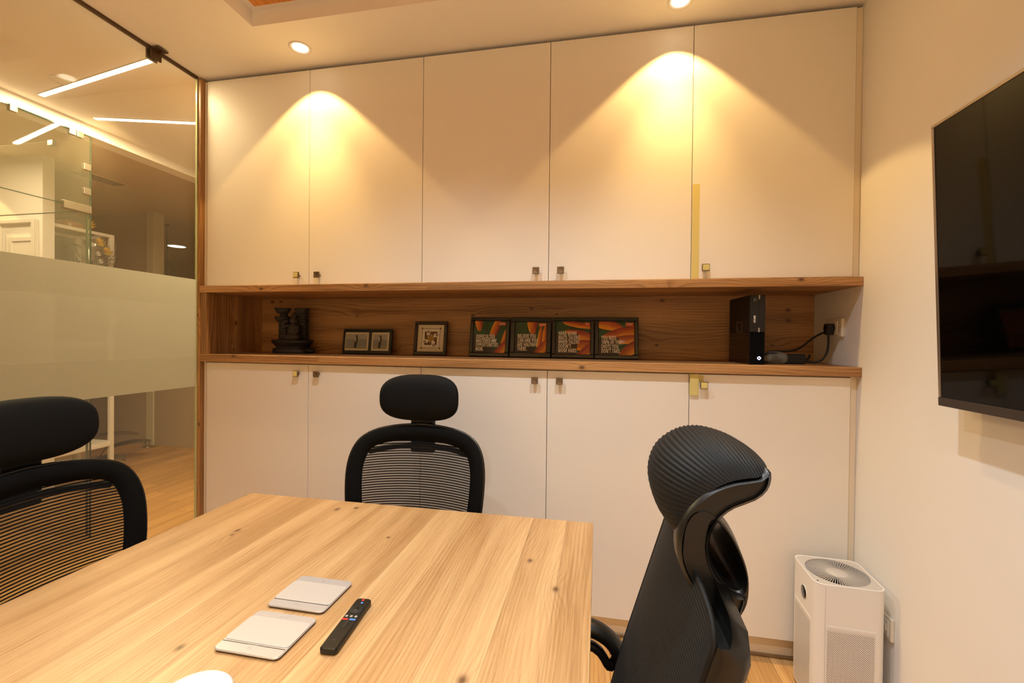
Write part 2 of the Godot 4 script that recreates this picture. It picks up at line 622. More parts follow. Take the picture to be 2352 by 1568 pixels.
func niche() -> void:
	var t := thing("shelf_niche", "brown oak open shelf running between upper and lower cupboards", "shelf", Vector3(-0.55, 0, 0))
	var ox := 0.55
	var st := tool()
	box(st, Vector3(-2.196 + ox, 1.673, -0.415), Vector3(1.0965 + ox, 1.7105, 0.028), 0.0015, 0, Vector2.ONE, Vector2(0.05, 0.3))
	put(st, "upper_board", M.shelf_oak, t)
	st = tool()
	box(st, Vector3(-2.196 + ox, 1.287, -0.415), Vector3(1.0965 + ox, SHELF_Y, 0.028), 0.0015, 0, Vector2.ONE, Vector2(0.22, 0.9))
	put(st, "lower_board", M.shelf_oak, t)
	st = tool()
	box(st, Vector3(-2.196 + ox, SHELF_Y, -0.415), Vector3(1.0965 + ox, 1.673, -0.400), 0.0005, 0, Vector2.ONE, Vector2(0.0, 1.35))
	put(st, "back_panel", M.shelf_oak, t)
	st = tool()
	box(st, Vector3(-2.196 + ox, SHELF_Y, -0.400), Vector3(-2.158 + ox, 1.673, 0.020), 0.001, 1, Vector2.ONE, Vector2(0.1, 0.2))
	put(st, "end_panel", M.shelf_oak, t)
	t = struct("trim_5")
	st = tool()
	box(st, Vector3(-2.2215, 0.0, -0.42), Vector3(-2.1965, 2.872, 0.024), 0.001, 1, Vector2.ONE, Vector2(0.3, 0.0))
	put(st, "side_panel", M.shelf_oak, t)

# ==================================================================== lamps of the room
func downlight(at: Vector3, warm: bool, label: String, group: String, wide: float, beam: float) -> void:
	var t := thing("downlight", label, "ceiling light", at, 0.0, group)
	var st := tool()
	lathe(st, [Vector2(0.034, 0.012), Vector2(0.036, 0.0), Vector2(0.050, -0.005), Vector2(0.0535, -0.003), Vector2(0.054, 0.0)], 40)
	put(st, "trim_ring", M.white_plastic, t)
	st = tool()
	st.set_smooth_group(-1)
	for j in 32:
		var a := TAU * j / 32
		var b := TAU * (j + 1) / 32
		tri_away(st, Vector3(0, -0.001, 0), Vector3(cos(a), 0, sin(a)) * 0.035 + Vector3(0, -0.001, 0), Vector3(cos(b), 0, sin(b)) * 0.035 + Vector3(0, -0.001, 0), Vector3(0, 1, 0))
	put(st, "lamp_lens", M.lens if warm else M.lens_neutral, t)
	var s := SpotLight3D.new()
	s.name = "wide_glow"
	s.light_color = WARM if warm else NEUTRAL
	s.light_energy = wide
	s.spot_angle = 48.0 if warm else 58.0
	s.spot_angle_attenuation = 0.10 if warm else 1.0
	s.spot_range = 12.0
	s.spot_attenuation = 2.0
	s.light_size = 0.02
	s.rotation.x = -PI / 2
	lit(s, t, Vector3(0, -0.012, 0))
	if beam > 0.0:
		s = SpotLight3D.new()
		s.name = "beam"
		s.light_color = WARM if warm else NEUTRAL
		s.light_energy = beam
		s.spot_angle = 32.0
		s.spot_angle_attenuation = 1.0
		s.spot_range = 12.0
		s.spot_attenuation = 2.0
		s.light_size = 0.02
		s.rotation.x = -PI / 2
		lit(s, t, Vector3(0, -0.012, 0))

func lamps() -> void:
	downlight(Vector3(-1.481, CEIL, 0.148), true, "round warm ceiling spot above the cupboard door seam near the glass", "warm ceiling spots over the cupboards", 0.70, 1.25)
	downlight(Vector3(0.330, CEIL, 0.140), true, "round warm ceiling spot above the cupboards near the white wall", "warm ceiling spots over the cupboards", 0.70, 1.25)
	downlight(Vector3(-1.481, CEIL, 3.24), true, "round warm ceiling spot by the front wall near the glass", "warm ceiling spots by the front wall", 2.0, 3.0)
	downlight(Vector3(0.330, CEIL, 3.24), true, "round warm ceiling spot by the front wall near the white wall", "warm ceiling spots by the front wall", 2.0, 3.0)
	for p in [Vector2(-0.72, 1.02), Vector2(0.14, 1.02), Vector2(-0.72, 2.2), Vector2(0.14, 2.2)]:
		downlight(Vector3(p.x, 2.943, p.y), false, "round white spot in the wooden ceiling boards, %s, %s" % ["cupboard end" if p.y < 1.5 else "front wall end", "glass side" if p.x < 0.0 else "television side"], "white spots in the wooden ceiling boards", 2.0, 0.0)

# ==================================================================== glass partition
func bracket(parent: Node3D, at: Vector3, called := "bracket") -> void:
	var st := tool()
	box(st, Vector3(0.0, -0.050, -0.028), Vector3(0.010, 0.0, 0.028), 0.002)
	box(st, Vector3(0.0, -0.008, -0.028), Vector3(0.052, 0.0, 0.028), 0.002)
	box(st, Vector3(-0.026, -0.050, -0.028), Vector3(-0.016, 0.0, 0.028), 0.002)
	var o := put(st, called, M.bronze, parent, "bronze angle bracket")
	o.position = at
	st = tool()
	lathe(st, [Vector2(0.005, -0.0105), Vector2(0.005, -0.008)], 10, Vector3(0.03, 0, 0))
	put(st, "screw", M.gloss_black, o)

func partition() -> void:
	var w := struct("wall_left")
	put_box("glass_pane", Vector3(GLASS_X - 0.010, 0.012, 0.030), Vector3(GLASS_X, 2.868, FRONT_Z), M.glass, w, 0.0)
	put_box("bottom_channel", Vector3(GLASS_X - 0.018, 0.0, 0.026), Vector3(GLASS_X + 0.008, 0.014, FRONT_Z), M.steel, w, 0.001)
	put_box("top_channel", Vector3(GLASS_X - 0.014, 2.866, 0.026), Vector3(GLASS_X + 0.004, CEIL, FRONT_Z), M.bronze, w, 0.001)
	put_box("pane_edge", Vector3(GLASS_X - 0.010, 0.014, 0.0245), Vector3(GLASS_X, 2.866, 0.0295), M.bright_edge, w, 0.0005)
	var ys := [1.147, 1.312, 1.602, 1.745]
	for k in 3:
		put_box("frosted_film", Vector3(GLASS_X + 0.0004, ys[k], 0.031), Vector3(GLASS_X + 0.0008, ys[k + 1], FRONT_Z), M["film%d" % k], w, 0.0)
	bracket(w, Vector3(GLASS_X, 2.874, 0.270))

# ==================================================================== corridor beyond the glass
func clamp_plate(parent: Node3D, lo: Vector3, hi: Vector3, called := "clamp") -> void:
	var st := tool()
	box(st, lo, hi, 0.003)
	put(st, called, M.steel, parent)

func strip_light(a: Vector3, b: Vector3, label: String, power := 3.3) -> void:
	var d := b - a
	var t := thing("led_strip_light", label, "ceiling light", (a + b) / 2, atan2(-d.z, d.x), "slim corridor strip lights")
	var h := d.length() / 2
	put_box("housing", Vector3(-h - 0.004, -0.004, -0.017), Vector3(h + 0.004, 0.0, 0.017), M.white_paint, t, 0.001)
	put_box("led_diffuser", Vector3(-h, -0.007, -0.0135), Vector3(h, -0.0035, 0.0135), M.led, t, 0.001)
	var l := AreaLight3D.new()
	l.name = "strip_glow"
	l.area_size = Vector2(h * 2, 0.027)
	l.light_color = STRIP
	l.light_energy = power
	l.area_range = 12.0
	l.area_attenuation = 2.0
	l.rotation.x = -PI / 2
	lit(l, t, Vector3(0, -0.010, 0))

func corridor() -> void:
	var f := struct("floor_corridor")
	put_box("floor_slab", Vector3(-9.0, -0.10, -8.0), Vector3(-2.22, -0.0125, FRONT_Z + 0.1), M.floor_base, f, 0.0)
	planks(f, -6.5, -2.25, -2.59, 1.4)
	var st := tool()
	box(st, Vector3(-9.0, -0.0124, -8.0), Vector3(-6.5, -0.002, FRONT_Z), 0.0, 2)
	box(st, Vector3(-6.5, -0.0124, 1.4), Vector3(-2.25, -0.002, FRONT_Z), 0.0, 2)
	box(st, Vector3(-6.5, -0.0124, -8.0), Vector3(-2.25, -0.002, -2.6), 0.0, 2)
	put(st, "far_floor", M.laminate1, f)
	var c := struct("ceiling_corridor")
	put_box("strip_ceiling", Vector3(-3.47, CEIL, -8.0), Vector3(-2.222, 3.05, FRONT_Z + 0.1), M.ceiling, c, 0.0)
	put_box("beam", Vector3(-3.60, 2.805, -8.0), Vector3(-3.47, 3.05, FRONT_Z + 0.1), M.ceiling, c, 0.002)
	put_box("far_ceiling", Vector3(-9.0, 3.0, -8.0), Vector3(-3.60, 3.05, FRONT_Z + 0.1), M.dimmed_taupe, c, 0.0)
	var w := struct("wall_corridor_end")
	put_box("partition_wall", Vector3(-9.0, 0, -2.70), Vector3(-5.66, 3.0, -2.59), M.corridor_wall, w, 0.002)
	put_box("pillar", Vector3(-5.71, 0, -2.72), Vector3(-5.60, 3.0, -2.575), M.pillar, w, 0.004)
	put_box("low_wall", Vector3(-5.60, 0, -2.70), Vector3(-2.222, 1.55, -2.59), M.corridor_wall, w, 0.002)
	w = struct("wall_far_room")
	put_box("plaster", Vector3(-9.0, 0, -8.1), Vector3(-2.1, 3.05, -8.0), M.corridor_wall, w, 0.0)
	w = struct("wall_far_side")
	put_box("plaster", Vector3(-9.1, 0, -8.0), Vector3(-9.0, 3.05, FRONT_Z + 0.1), M.corridor_wall, w, 0.0)
	w = struct("wall_corridor_near")
	put_box("plaster", Vector3(-9.0, 0, FRONT_Z), Vector3(-2.24, 3.05, FRONT_Z + 0.1), M.corridor_wall, w, 0.0)
	w = struct("wall_corridor_right")
	put_box("plaster", Vector3(-2.222, 0, -8.0), Vector3(-2.1, 3.05, -0.52), M.corridor_wall, w, 0.0)
	# wall with a door behind the second cabin
	w = struct("wall_cabin")
	put_box("plaster", Vector3(-9.0, 0, -0.99), Vector3(-4.785, 3.0, -0.90), M.wall, w, 0.002)
	var d := struct("door_1")
	put_box("leaf", Vector3(-5.10, 0.0, -0.899), Vector3(-4.84, 2.24, -0.885), M.wall, d, 0.002)
	put_box("door_frame", Vector3(-5.14, 0.0, -0.899), Vector3(-5.10, 2.28, -0.875), M.white_paint, d, 0.003)
	put_box("door_frame", Vector3(-5.10, 2.24, -0.899), Vector3(-4.84, 2.28, -0.875), M.white_paint, d, 0.003)
	# second glass cabin
	var g := thing("glass_cabin_wall", "clear frameless glass cabin corner across the corridor with steel clamps", "glass wall", Vector3(-3.47, 0, -0.34))
	put_box("fixed_pane", Vector3(-0.010, 2.300, 0.0), Vector3(0.0, 2.800, 3.6), M.glass, g, 0.0)
	put_box("door_pane", Vector3(-0.010, 0.012, 0.004), Vector3(0.0, 2.292, 0.95), M.glass, g, 0.0)
	put_box("fixed_pane", Vector3(-0.010, 0.012, 0.955), Vector3(0.0, 2.292, 3.6), M.glass, g, 0.0)
	put_box("return_pane", Vector3(-1.9, 2.296, -0.010), Vector3(-0.012, 2.800, 0.0), M.glass, g, 0.0)
	put_box("return_pane", Vector3(-1.9, 0.012, -0.010), Vector3(-0.012, 2.290, 0.0), M.glass, g, 0.0)
	put_box("pane_edge", Vector3(-0.011, 0.012, -0.0015), Vector3(0.0005, 2.800, 0.003), M.glass_edge, g, 0.0)
	put_box("pane_edge", Vector3(-0.045, 0.012, -0.0115), Vector3(-0.039, 2.290, 0.001), M.glass_edge, g, 0.0)
	put_box("pane_joint", Vector3(-0.010, 2.292, 0.0), Vector3(0.0, 2.296, 3.6), M.glass_edge, g, 0.0)
	put_box("pane_joint", Vector3(-1.9, 2.290, -0.010), Vector3(-0.012, 2.294, 0.0), M.glass_edge, g, 0.0)
	put_box("top_gap", Vector3(-0.011, 2.797, 0.0), Vector3(0.001, 2.803, 3.6), M.glass_edge, g, 0.0)
	clamp_plate(g, Vector3(-0.018, 2.266, 0.0), Vector3(0.008, 2.318, 0.165), "patch_fitting")
	clamp_plate(g, Vector3(-0.018, 2.560, 0.004), Vector3(0.008, 2.606, 0.048))
	clamp_plate(g, Vector3(-0.018, 2.392, 0.004), Vector3(0.008, 2.438, 0.048))
	for z in [0.42, 0.112, 0.068]:
		clamp_plate(g, Vector3(-0.018, 2.766, z - 0.020), Vector3(0.008, 2.806, z + 0.020))
	clamp_plate(g, Vector3(-0.38, 2.766, -0.018), Vector3(-0.33, 2.806, 0.008))
	# lamps
	strip_light(Vector3(-3.33, CEIL, 0.030), Vector3(-2.331, CEIL, 0.198), "bright slim strip light slanting towards the bronze glass bracket")
	strip_light(Vector3(-3.325, CEIL, -0.258), Vector3(-2.60, CEIL, -0.458), "bright slim strip light running behind the cupboard side panel")
	var t := thing("corridor_downlight", "small round recessed spot beside the slanting strip light", "ceiling light", Vector3(-3.011, CEIL, 0.131))
	st = tool()
	lathe(st, [Vector2(0.040, 0.004), Vector2(0.041, -0.003), Vector2(0.056, -0.006), Vector2(0.059, 0.0)], 32)
	put(st, "trim_ring", M.white_plastic, t)
	st = tool()
	lathe(st, [Vector2(0.0, -0.001), Vector2(0.041, -0.0012)], 28)
	put(st, "lens", M.white_paint, t)
	downlight(Vector3(-5.55, 3.0, -0.62), true, "warm round spot washing the wall behind the far glass cabin", "warm spots of the far cabin", 0.8, 1.2)
	# strip lights of the cabin behind the second glass
	strip_light(Vector3(-5.1, 2.96, -0.335), Vector3(-3.9, 2.96, -0.08), "slim strip light inside the far glass cabin", 2.0)
	var p := thing("panel_light", "round flat panel light glowing on the ceiling of the far room", "ceiling light", Vector3(-7.30, 3.0, -4.42))
	st = tool()
	lathe(st, [Vector2(0.0, -0.020), Vector2(0.13, -0.020), Vector2(0.135, -0.018)], 32)
	put(st, "lamp_panel", M.panel, p)
	st = tool()
	lathe(st, [Vector2(0.135, -0.022), Vector2(0.145, -0.018), Vector2(0.145, 0.0)], 32)
	put(st, "rim", M.white_paint, p)
	var o := SpotLight3D.new()
	o.name = "panel_glow"
	o.light_color = Color(1.0, 0.93, 0.82)
	o.light_energy = 1.5
	o.spot_angle = 80.0
	o.spot_range = 14.0
	o.spot_attenuation = 2.0
	o.light_size = 0.13
	o.rotation.x = -PI / 2
	lit(o, p, Vector3(0, -0.03, 0))
	for q in [Vector3(-6.06, 0, -3.16), Vector3(-5.05, 0, -3.3)]:
		t = thing("hanging_rod", "thin rod hanging from the ceiling of the far room", "rod", q, 0.0, "thin hanging rods")
		st = tool()
		tube(st, [Vector3(0, 3.0, 0), Vector3(0, 1.9, 0)], 0.005, 6)
		put(st, "rod", M.bronze, t)
		st = tool()
		lathe(st, [Vector2(0.02, 2.985), Vector2(0.03, 3.0)], 12)
		put(st, "ceiling_cup", M.bronze, t)
	t = thing("air_vent", "flat dark air vent in the corridor ceiling beyond the glass cabin", "vent", Vector3(-4.95, 3.0, -1.47))
	put_box("vent_plate", Vector3(-0.09, -0.006, -0.22), Vector3(0.09, 0.0, 0.22), M.dimmed_taupe, t, 0.002)
	for k in 4:
		put_box("slat", Vector3(-0.07 + k * 0.04, -0.010, -0.20), Vector3(-0.055 + k * 0.04, -0.005, 0.20), M.dry_leaf, t, 0.001)
	# white rack
	t = thing("white_rack", "white metal shelf frame standing behind the glass cabin", "rack", Vector3(-4.84, 0, -1.5))
	for x in [-0.42, 0.0]:
		for z in [0.0, 0.62]:
			put_box("post", Vector3(x - 0.018, 0, z - 0.018), Vector3(x + 0.018, 2.43, z + 0.018), M.white_paint, t, 0.002)
	for y in [2.40, 1.30, 0.30]:
		for x in [-0.42, 0.0]:
			put_box("rail", Vector3(x - 0.016, y, 0.018), Vector3(x + 0.016, y + 0.03, 0.602), M.white_paint, t, 0.002)
		for z in [0.0, 0.62]:
			put_box("rail", Vector3(-0.402, y, z - 0.016), Vector3(-0.018, y + 0.03, z + 0.016), M.white_paint, t, 0.002)
	put_box("shelf_board", Vector3(-0.43, 1.33, -0.01), Vector3(0.01, 1.35, 0.63), M.white_paint, t, 0.002)
	put_box("shelf_board", Vector3(-0.43, 0.33, -0.01), Vector3(0.01, 0.35, 0.63), M.white_paint, t, 0.002)
	bouquet()
	t = thing("small_box", "tan cardboard box with a round white mark behind the glass corner", "box", Vector3(-5.05, 2.432, -1.24), 0.2)
	put_box("carton", Vector3(-0.10, 0.0, -0.09), Vector3(0.10, 0.075, 0.09), mat("carton", Color(0.72, 0.50, 0.33), 0.8), t, 0.003)
	st = tool()
	lathe(st, [Vector2(0.0, 0.0), Vector2(0.018, 0.0)], 16)
	var mark := put(st, "sticker", M.petal_white, t)
	mark.position = Vector3(0.101, 0.038, 0.05)
	mark.rotation.z = -PI / 2
	# dried leaf shapes low over the floor
	for q in [[Vector3(-5.30, 0.30, -1.80), 0.3, 0.55], [Vector3(-5.02, 0.12, -1.62), -0.2, 0.50], [Vector3(-5.30, 0.16, -2.0), 0.6, 0.40]]:
		t = thing("dried_leaf", "broad dry brown leaf lying low beside the white rack", "leaf", q[0], q[1], "dry brown leaves by the rack")
		st = tool()
		var rows := []
		for i in 9:
			var a := float(i) / 8
			var wd: float = sin(PI * pow(a, 0.7)) * 0.11
			var row := []
			for j in 5:
				var s := -1.0 + j * 0.5
				row.append(Vector3((a - 0.4) * float(q[2]), 0.06 * sin(a * 2.4) - 0.03 * absf(s), -s * wd))
			rows.append(row)
		grid(st, rows, false, true)
		put(st, "blade", M.dry_leaf, t)
		st = tool()
		tube(st, [Vector3(-0.4 * float(q[2]), 0.0, 0), Vector3(-0.62 * float(q[2]), -q[0].y + 0.005, 0.02)], 0.006, 6)
		put(st, "stalk", M.dry_leaf, t)
	t = thing("door_stop", "small chrome door stop on the corridor floor by the far wall", "door stop", Vector3(-5.60, 0.0, -2.50))
	st = tool()
	lathe(st, [Vector2(0.05, 0.0), Vector2(0.052, 0.006), Vector2(0.02, 0.012), Vector2(0.018, 0.035), Vector2(0.03, 0.045), Vector2(0.028, 0.06), Vector2(0.0, 0.066)], 20)
	put(st, "stop_body", M.chrome, t)
	st = tool()
	box(st, Vector3(0.03, 0.0, -0.015), Vector3(0.12, 0.03, 0.015), 0.004)
	put(st, "stop_arm", M.chrome, t)

func petal(st: SurfaceTool, at: Vector3, dir: Vector3, wide: float, long: float) -> void:
	var side := dir.cross(Vector3(0.3, 1, 0.2)).normalized()
	var up := side.cross(dir).normalized()
	var rows := []
	for i in 5:
		var a := i / 4.0
		var w := sin(PI * (0.12 + 0.86 * a)) * wide
		var row := []
		for j in 3:
			var s := j - 1.0
			row.append(at + dir * a * long + side * s * w + up * (0.18 * long * a * a - absf(s) * w * 0.3))
		rows.append(row)
	grid(st, rows)

func bouquet() -> void:
	var t := thing("flower_bouquet", "wrapped bouquet with yellow and dark red flowers inside the white rack", "bouquet", Vector3(-4.90, 1.352, -1.36))
	var r := RandomNumberGenerator.new()
	r.seed = 3
	var st := tool()
	for k in 70:
		var a := r.randf() * TAU
		var at := Vector3(cos(a) * r.randf() * 0.13, r.randf_range(0.15, 0.98), sin(a) * r.randf() * 0.15)
		petal(st, at, Vector3(cos(a) * 0.8, r.randf_range(-0.2, 0.9), sin(a) * 0.8).normalized(), r.randf_range(0.010, 0.022), r.randf_range(0.09, 0.2))
	put(st, "leaves", M.leaf, t).set_meta("kind", "stuff")
	for q in [["petal_yellow", Vector3(0.06, 0.98, -0.03)], ["petal_yellow", Vector3(0.08, 0.90, -0.08)], ["petal_red", Vector3(0.08, 0.83, -0.03)], ["petal_white", Vector3(0.10, 0.86, 0.01)], ["petal_white", Vector3(0.10, 0.79, -0.01)], ["petal_yellow", Vector3(0.05, 1.14, 0.05)], ["petal_white", Vector3(0.09, 0.94, 0.06)], ["petal_red", Vector3(0.07, 0.75, 0.05)]]:
		st = tool()
		var big: float = 0.055 if q[0] != "petal_white" else 0.030
		for k in 9:
			var a := TAU * k / 9
			petal(st, q[1], Vector3(0.55, cos(a) * 0.8, sin(a) * 0.8).normalized(), big * 0.34, big)
		put(st, "flower", M[q[0]], t)
	st = tool()
	box(st, Vector3(-0.14, 0.0, 0.10), Vector3(-0.13, 0.98, 0.35), 0.002)
	put(st, "wrapping_sheet", M.brown_wrap, t)
	st = tool()
	var rows := []
	for i in 12:
		var row := []
		for j in 24:
			var a := -TAU * j / 24
			var rr := 0.06 + 0.13 * pow(i / 11.0, 0.6) + 0.008 * sin(j * 3.0 + i)
			row.append(Vector3(cos(a) * rr, i / 11.0 * 1.0, sin(a) * rr))
		rows.append(row)
	grid(st, rows, true)
	put(st, "cellophane", M.cellophane, t)

# ==================================================================== table
func table() -> void:
	var t := thing("meeting_table", "light oak meeting table with square edges and printed boards", "table", Vector3(-0.709, 0, 1.55))
	var st := tool()
	box(st, Vector3(-0.702, TABLE_Y - 0.04, -1.015), Vector3(0.702, TABLE_Y, 1.10), 0.0012, 2, Vector2.ONE, Vector2(0.72, 1.08))
	put(st, "tabletop", M.oak, t)
	for x in [-0.62, 0.62]:
		for z in [-0.93, 1.02]:
			st = tool()
			box(st, Vector3(x - 0.03, 0.0, z - 0.03), Vector3(x + 0.03, TABLE_Y - 0.041, z + 0.03), 0.002, 1, Vector2.ONE, Vector2(0.3, 0.2))
			put(st, "leg", M.oak, t)
	for z in [-0.93, 1.02]:
		st = tool()
		box(st, Vector3(-0.589, 0.705, z - 0.012), Vector3(0.589, TABLE_Y - 0.041, z + 0.012), 0.002, 0)
		put(st, "apron", M.oak, t)

# ==================================================================== television
func television() -> void:
	var t := thing("television", "large flat black television tilted forward on the white side wall", "television", Vector3(1.016, 1.248, 0.58))
	t.rotation.z = atan2(0.034, 0.843)
	var h := 0.843
	var w := 1.45
	# local: x towards the wall, y up, z along the wall
	put_box("back_cover", Vector3(0.012, 0.012, 0.012), Vector3(0.040, h - 0.012, w - 0.012), M.matte_black, t, 0.006)
	put_box("electronics_hump", Vector3(0.038, 0.05, 0.25), Vector3(0.062, 0.42, w - 0.25), M.matte_black, t, 0.010)
	put_box("screen", Vector3(0.0025, 0.024, 0.010), Vector3(0.012, h - 0.008, w - 0.010), M.screen, t, 0.0)
	put_box("bezel", Vector3(0.0, h - 0.009, 0.0), Vector3(0.020, h, w), M.bezel, t, 0.001)
	put_box("bezel", Vector3(0.0, 0.026, 0.0), Vector3(0.020, h - 0.009, 0.0095), M.bezel, t, 0.001)
	put_box("bezel", Vector3(0.0, 0.026, w - 0.0095), Vector3(0.020, h - 0.009, w), M.bezel, t, 0.001)
	put_box("chin", Vector3(-0.001, 0.0, 0.0), Vector3(0.022, 0.0255, w), M.chin, t, 0.001)
	put_box("wall_bracket", Vector3(0.060, 0.25, 0.45), Vector3(0.075, 0.65, 0.49), M.matte_black, t, 0.002)
	put_box("wall_bracket", Vector3(0.060, 0.25, 0.96), Vector3(0.075, 0.65, 1.00), M.matte_black, t, 0.002)

# ==================================================================== air purifier
func purifier() -> void:
	var t := thing("air_purifier", "white square tower air purifier standing by the white side wall", "air purifier", Vector3(0.947, 0.0, 0.168), -0.055)
	var h := 0.52
	# perforated skin: small round holes in staggered rows, told apart only as texture
	var img := Image.create(512, 1024, false, Image.FORMAT_RGB8)
	img.fill(Color(0.91, 0.90, 0.89))
	for r in 90:
		for c in 23:
			var cx := int((c + (0.5 if r % 2 else 0.0) + 0.5) * 21.0) + 8
			var cy := int(1020 - (r + 0.5) * 11.3)
			var rad := 4.6 if r < 85 else 4.6 - (r - 84) * 0.75
			for dx in range(-5, 6):
				for dy in range(-5, 6):
					if (dx * dx + dy * dy) * 1.0 < rad * rad and cx + dx < 504 and cx + dx > 7 and cy + dy > 0 and cy + dy < 1024:
						img.set_pixel(cx + dx, cy + dy, Color(0.22, 0.19, 0.17))
	var m := mat("perforated", Color.WHITE, 0.35)
	m.albedo_texture = ImageTexture.create_from_image(img)
	var s := 0.118
	var st := tool()
	# body: rounded square shaft
	var o := round_rect(s * 2, s * 2, 0.036, 8)
	var rows := []
	for y in [0.012, 0.020, h - 0.004, h - 0.001]:
		var k := 1.0 if y > 0.015 and y < h - 0.002 else 0.985
		var row := []
		for p in o:
			row.append(Vector3(p.x * k, y, -p.y * k))
		rows.append(row)
	for k in 3:
		grid(st, [rows[k], rows[k + 1]], true, false, k)
	put(st, "body", M.white_plastic, t)
	# perforated skins, a hair proud of the body
	var n := 0
	for turn in [0.0, -PI / 2, PI / 2, PI]:
		st = tool()
		var hw := 0.082
		st.set_smooth_group(-1)
		var a := Vector3(-hw, 0.03, s + 0.0012)
		var b := Vector3(hw, 0.03, s + 0.0012)
		quad(st, a, b, b + Vector3(0, 0.335, 0), a + Vector3(0, 0.335, 0), Vector2(0, 1), Vector2(1, 1), Vector2(1, 0), Vector2(0, 0))
		var e := Vector3(0, 0, -0.0014)
		quad(st, b, a, a + e, b + e)
		quad(st, a + Vector3(0, 0.335, 0), b + Vector3(0, 0.335, 0), b + Vector3(0, 0.335, 0) + e, a + Vector3(0, 0.335, 0) + e)
		quad(st, a, a + Vector3(0, 0.335, 0), a + Vector3(0, 0.335, 0) + e, a + e)
		quad(st, b + Vector3(0, 0.335, 0), b, b + e, b + Vector3(0, 0.335, 0) + e)
		var q := put(st, "perforated_panel", m, t)
		q.rotation.y = turn
	st = tool()
	rows = []
	for y in [0.0, 0.014]:
		var row := []
		for p in round_rect(s * 1.86, s * 1.86, 0.03, 8):
			row.append(Vector3(p.x, y, -p.y))
		rows.append(row)
	grid(st, rows, true)
	put(st, "foot", M.dark_hole, t)
	# top plate with a round opening
	st = tool()
	var ro := 0.106
	var outer := round_rect(s * 2 - 0.004, s * 2 - 0.004, 0.034, 8)
	var r0 := []
	var r1 := []
	var r2 := []
	for k in 96:
		var ang := TAU * k / 96
		var dir := Vector2(cos(ang), sin(ang))
		var p := dir * 0.2
		for j in outer.size():
			var hit = Geometry2D.segment_intersects_segment(Vector2.ZERO, dir * 0.3, outer[j], outer[(j + 1) % outer.size()])
			if hit != null:
				p = hit
		var d: Vector2 = dir * ro
		r0.append(Vector3(p.x, h - 0.001, -p.y))
		r1.append(Vector3(d.x, h - 0.001, -d.y))
		r2.append(Vector3(d.x, h - 0.060, -d.y))
	grid(st, [r0, r1], true, false, -1)
	grid(st, [r1, r2], true, false, -1)
	put(st, "top_plate", M.grey_plastic, t)
	st = tool()
	rows = []
	for k in [[s * 2, -0.003], [s * 2 + 0.001, 0.0], [s * 2 - 0.004, 0.0005], [s * 2 - 0.006, -0.001]]:
		var row := []
		for p in round_rect(k[0], k[0], 0.035, 8):
			row.append(Vector3(p.x, h + float(k[1]), -p.y))
		rows.append(row)
	grid(st, rows, true)
	put(st, "rim", M.white_plastic, t)
	st = tool()
	lathe(st, [Vector2(0.0, 0.0), Vector2(ro + 0.002, 0.0)], 40, Vector3(0, h - 0.061, 0), -1)
	put(st, "fan_well", M.dark_hole, t)
	st = tool()
	for k in 72:
		var a := TAU * k / 72
		var d := Vector3(cos(a), 0, sin(a))
		var e := Vector3(-sin(a), 0, cos(a)) * 0.00095
		var p0 := d * 0.034 + Vector3(0, h - 0.0035, 0)
		var p1 := d * (ro + 0.001) + Vector3(0, h - 0.0035, 0)
		var dn := Vector3(0, -0.007, 0)
		st.set_smooth_group(-1)
		for f in [[p0 + e, p1 + e, p1 - e, p0 - e], [p0 + e, p0 + e + dn, p1 + e + dn, p1 + e], [p0 - e, p1 - e, p1 - e + dn, p0 - e + dn]]:
			tri_away(st, f[0], f[1], f[2], (p0 + p1) / 2 + dn / 2)
			tri_away(st, f[0], f[2], f[3], (p0 + p1) / 2 + dn / 2)
	put(st, "grille", M.grey_plastic, t).set_meta("kind", "stuff")
	st = tool()
	lathe(st, [Vector2(0.036, -0.006), Vector2(0.036, 0.0), Vector2(0.034, 0.0015), Vector2(0.0, 0.0015)], 32, Vector3(0, h - 0.004, 0))
	put(st, "grille_cap", M.grey_plastic, t)
	st = tool()
	lathe(st, [Vector2(0.025, -0.001), Vector2(0.025, 0.0022), Vector2(0.0, 0.0022)], 32)
	var disp := put(st, "display", M.gloss_black, t, "round black display on the front")
	disp.position = Vector3(-s, h - 0.090, 0.012)
	disp.rotation.z = PI / 2
	st = tool()
	lathe(st, [Vector2(0.027, -0.001), Vector2(0.027, 0.0016), Vector2(0.0245, 0.0016)], 32)
	disp = put(st, "display_ring", M.white_plastic, t)
	disp.position = Vector3(-s, h - 0.090, 0.012)
	disp.rotation.z = PI / 2
	st = tool()
	lathe(st, [Vector2(0.003, 0.0), Vector2(0.003, 0.0012), Vector2(0.0, 0.0012)], 12)
	put(st, "button", M.dark_hole, t).position = Vector3(-0.100, h - 0.001, 0.090)
	put_box("seam", Vector3(-0.0840, 0.02, s - 0.001), Vector3(-0.0832, h - 0.006, s + 0.0004), M.grey_plastic, t, 0.0)
	# socket on the wall behind it
	var k := thing("wall_socket", "white socket plate low on the side wall behind the air purifier", "socket", Vector3(1.097, 0.362, 0.205))
	put_box("plate", Vector3(-0.012, -0.044, -0.060), Vector3(0.0, 0.044, 0.060), M.ivory, k, 0.004)
	put_box("insert", Vector3(-0.015, -0.030, -0.045), Vector3(-0.011, 0.030, 0.045), M.white_plastic, k, 0.002)
	put_box("switch", Vector3(-0.018, -0.012, 0.018), Vector3(-0.014, 0.012, 0.036), M.ivory, k, 0.001)

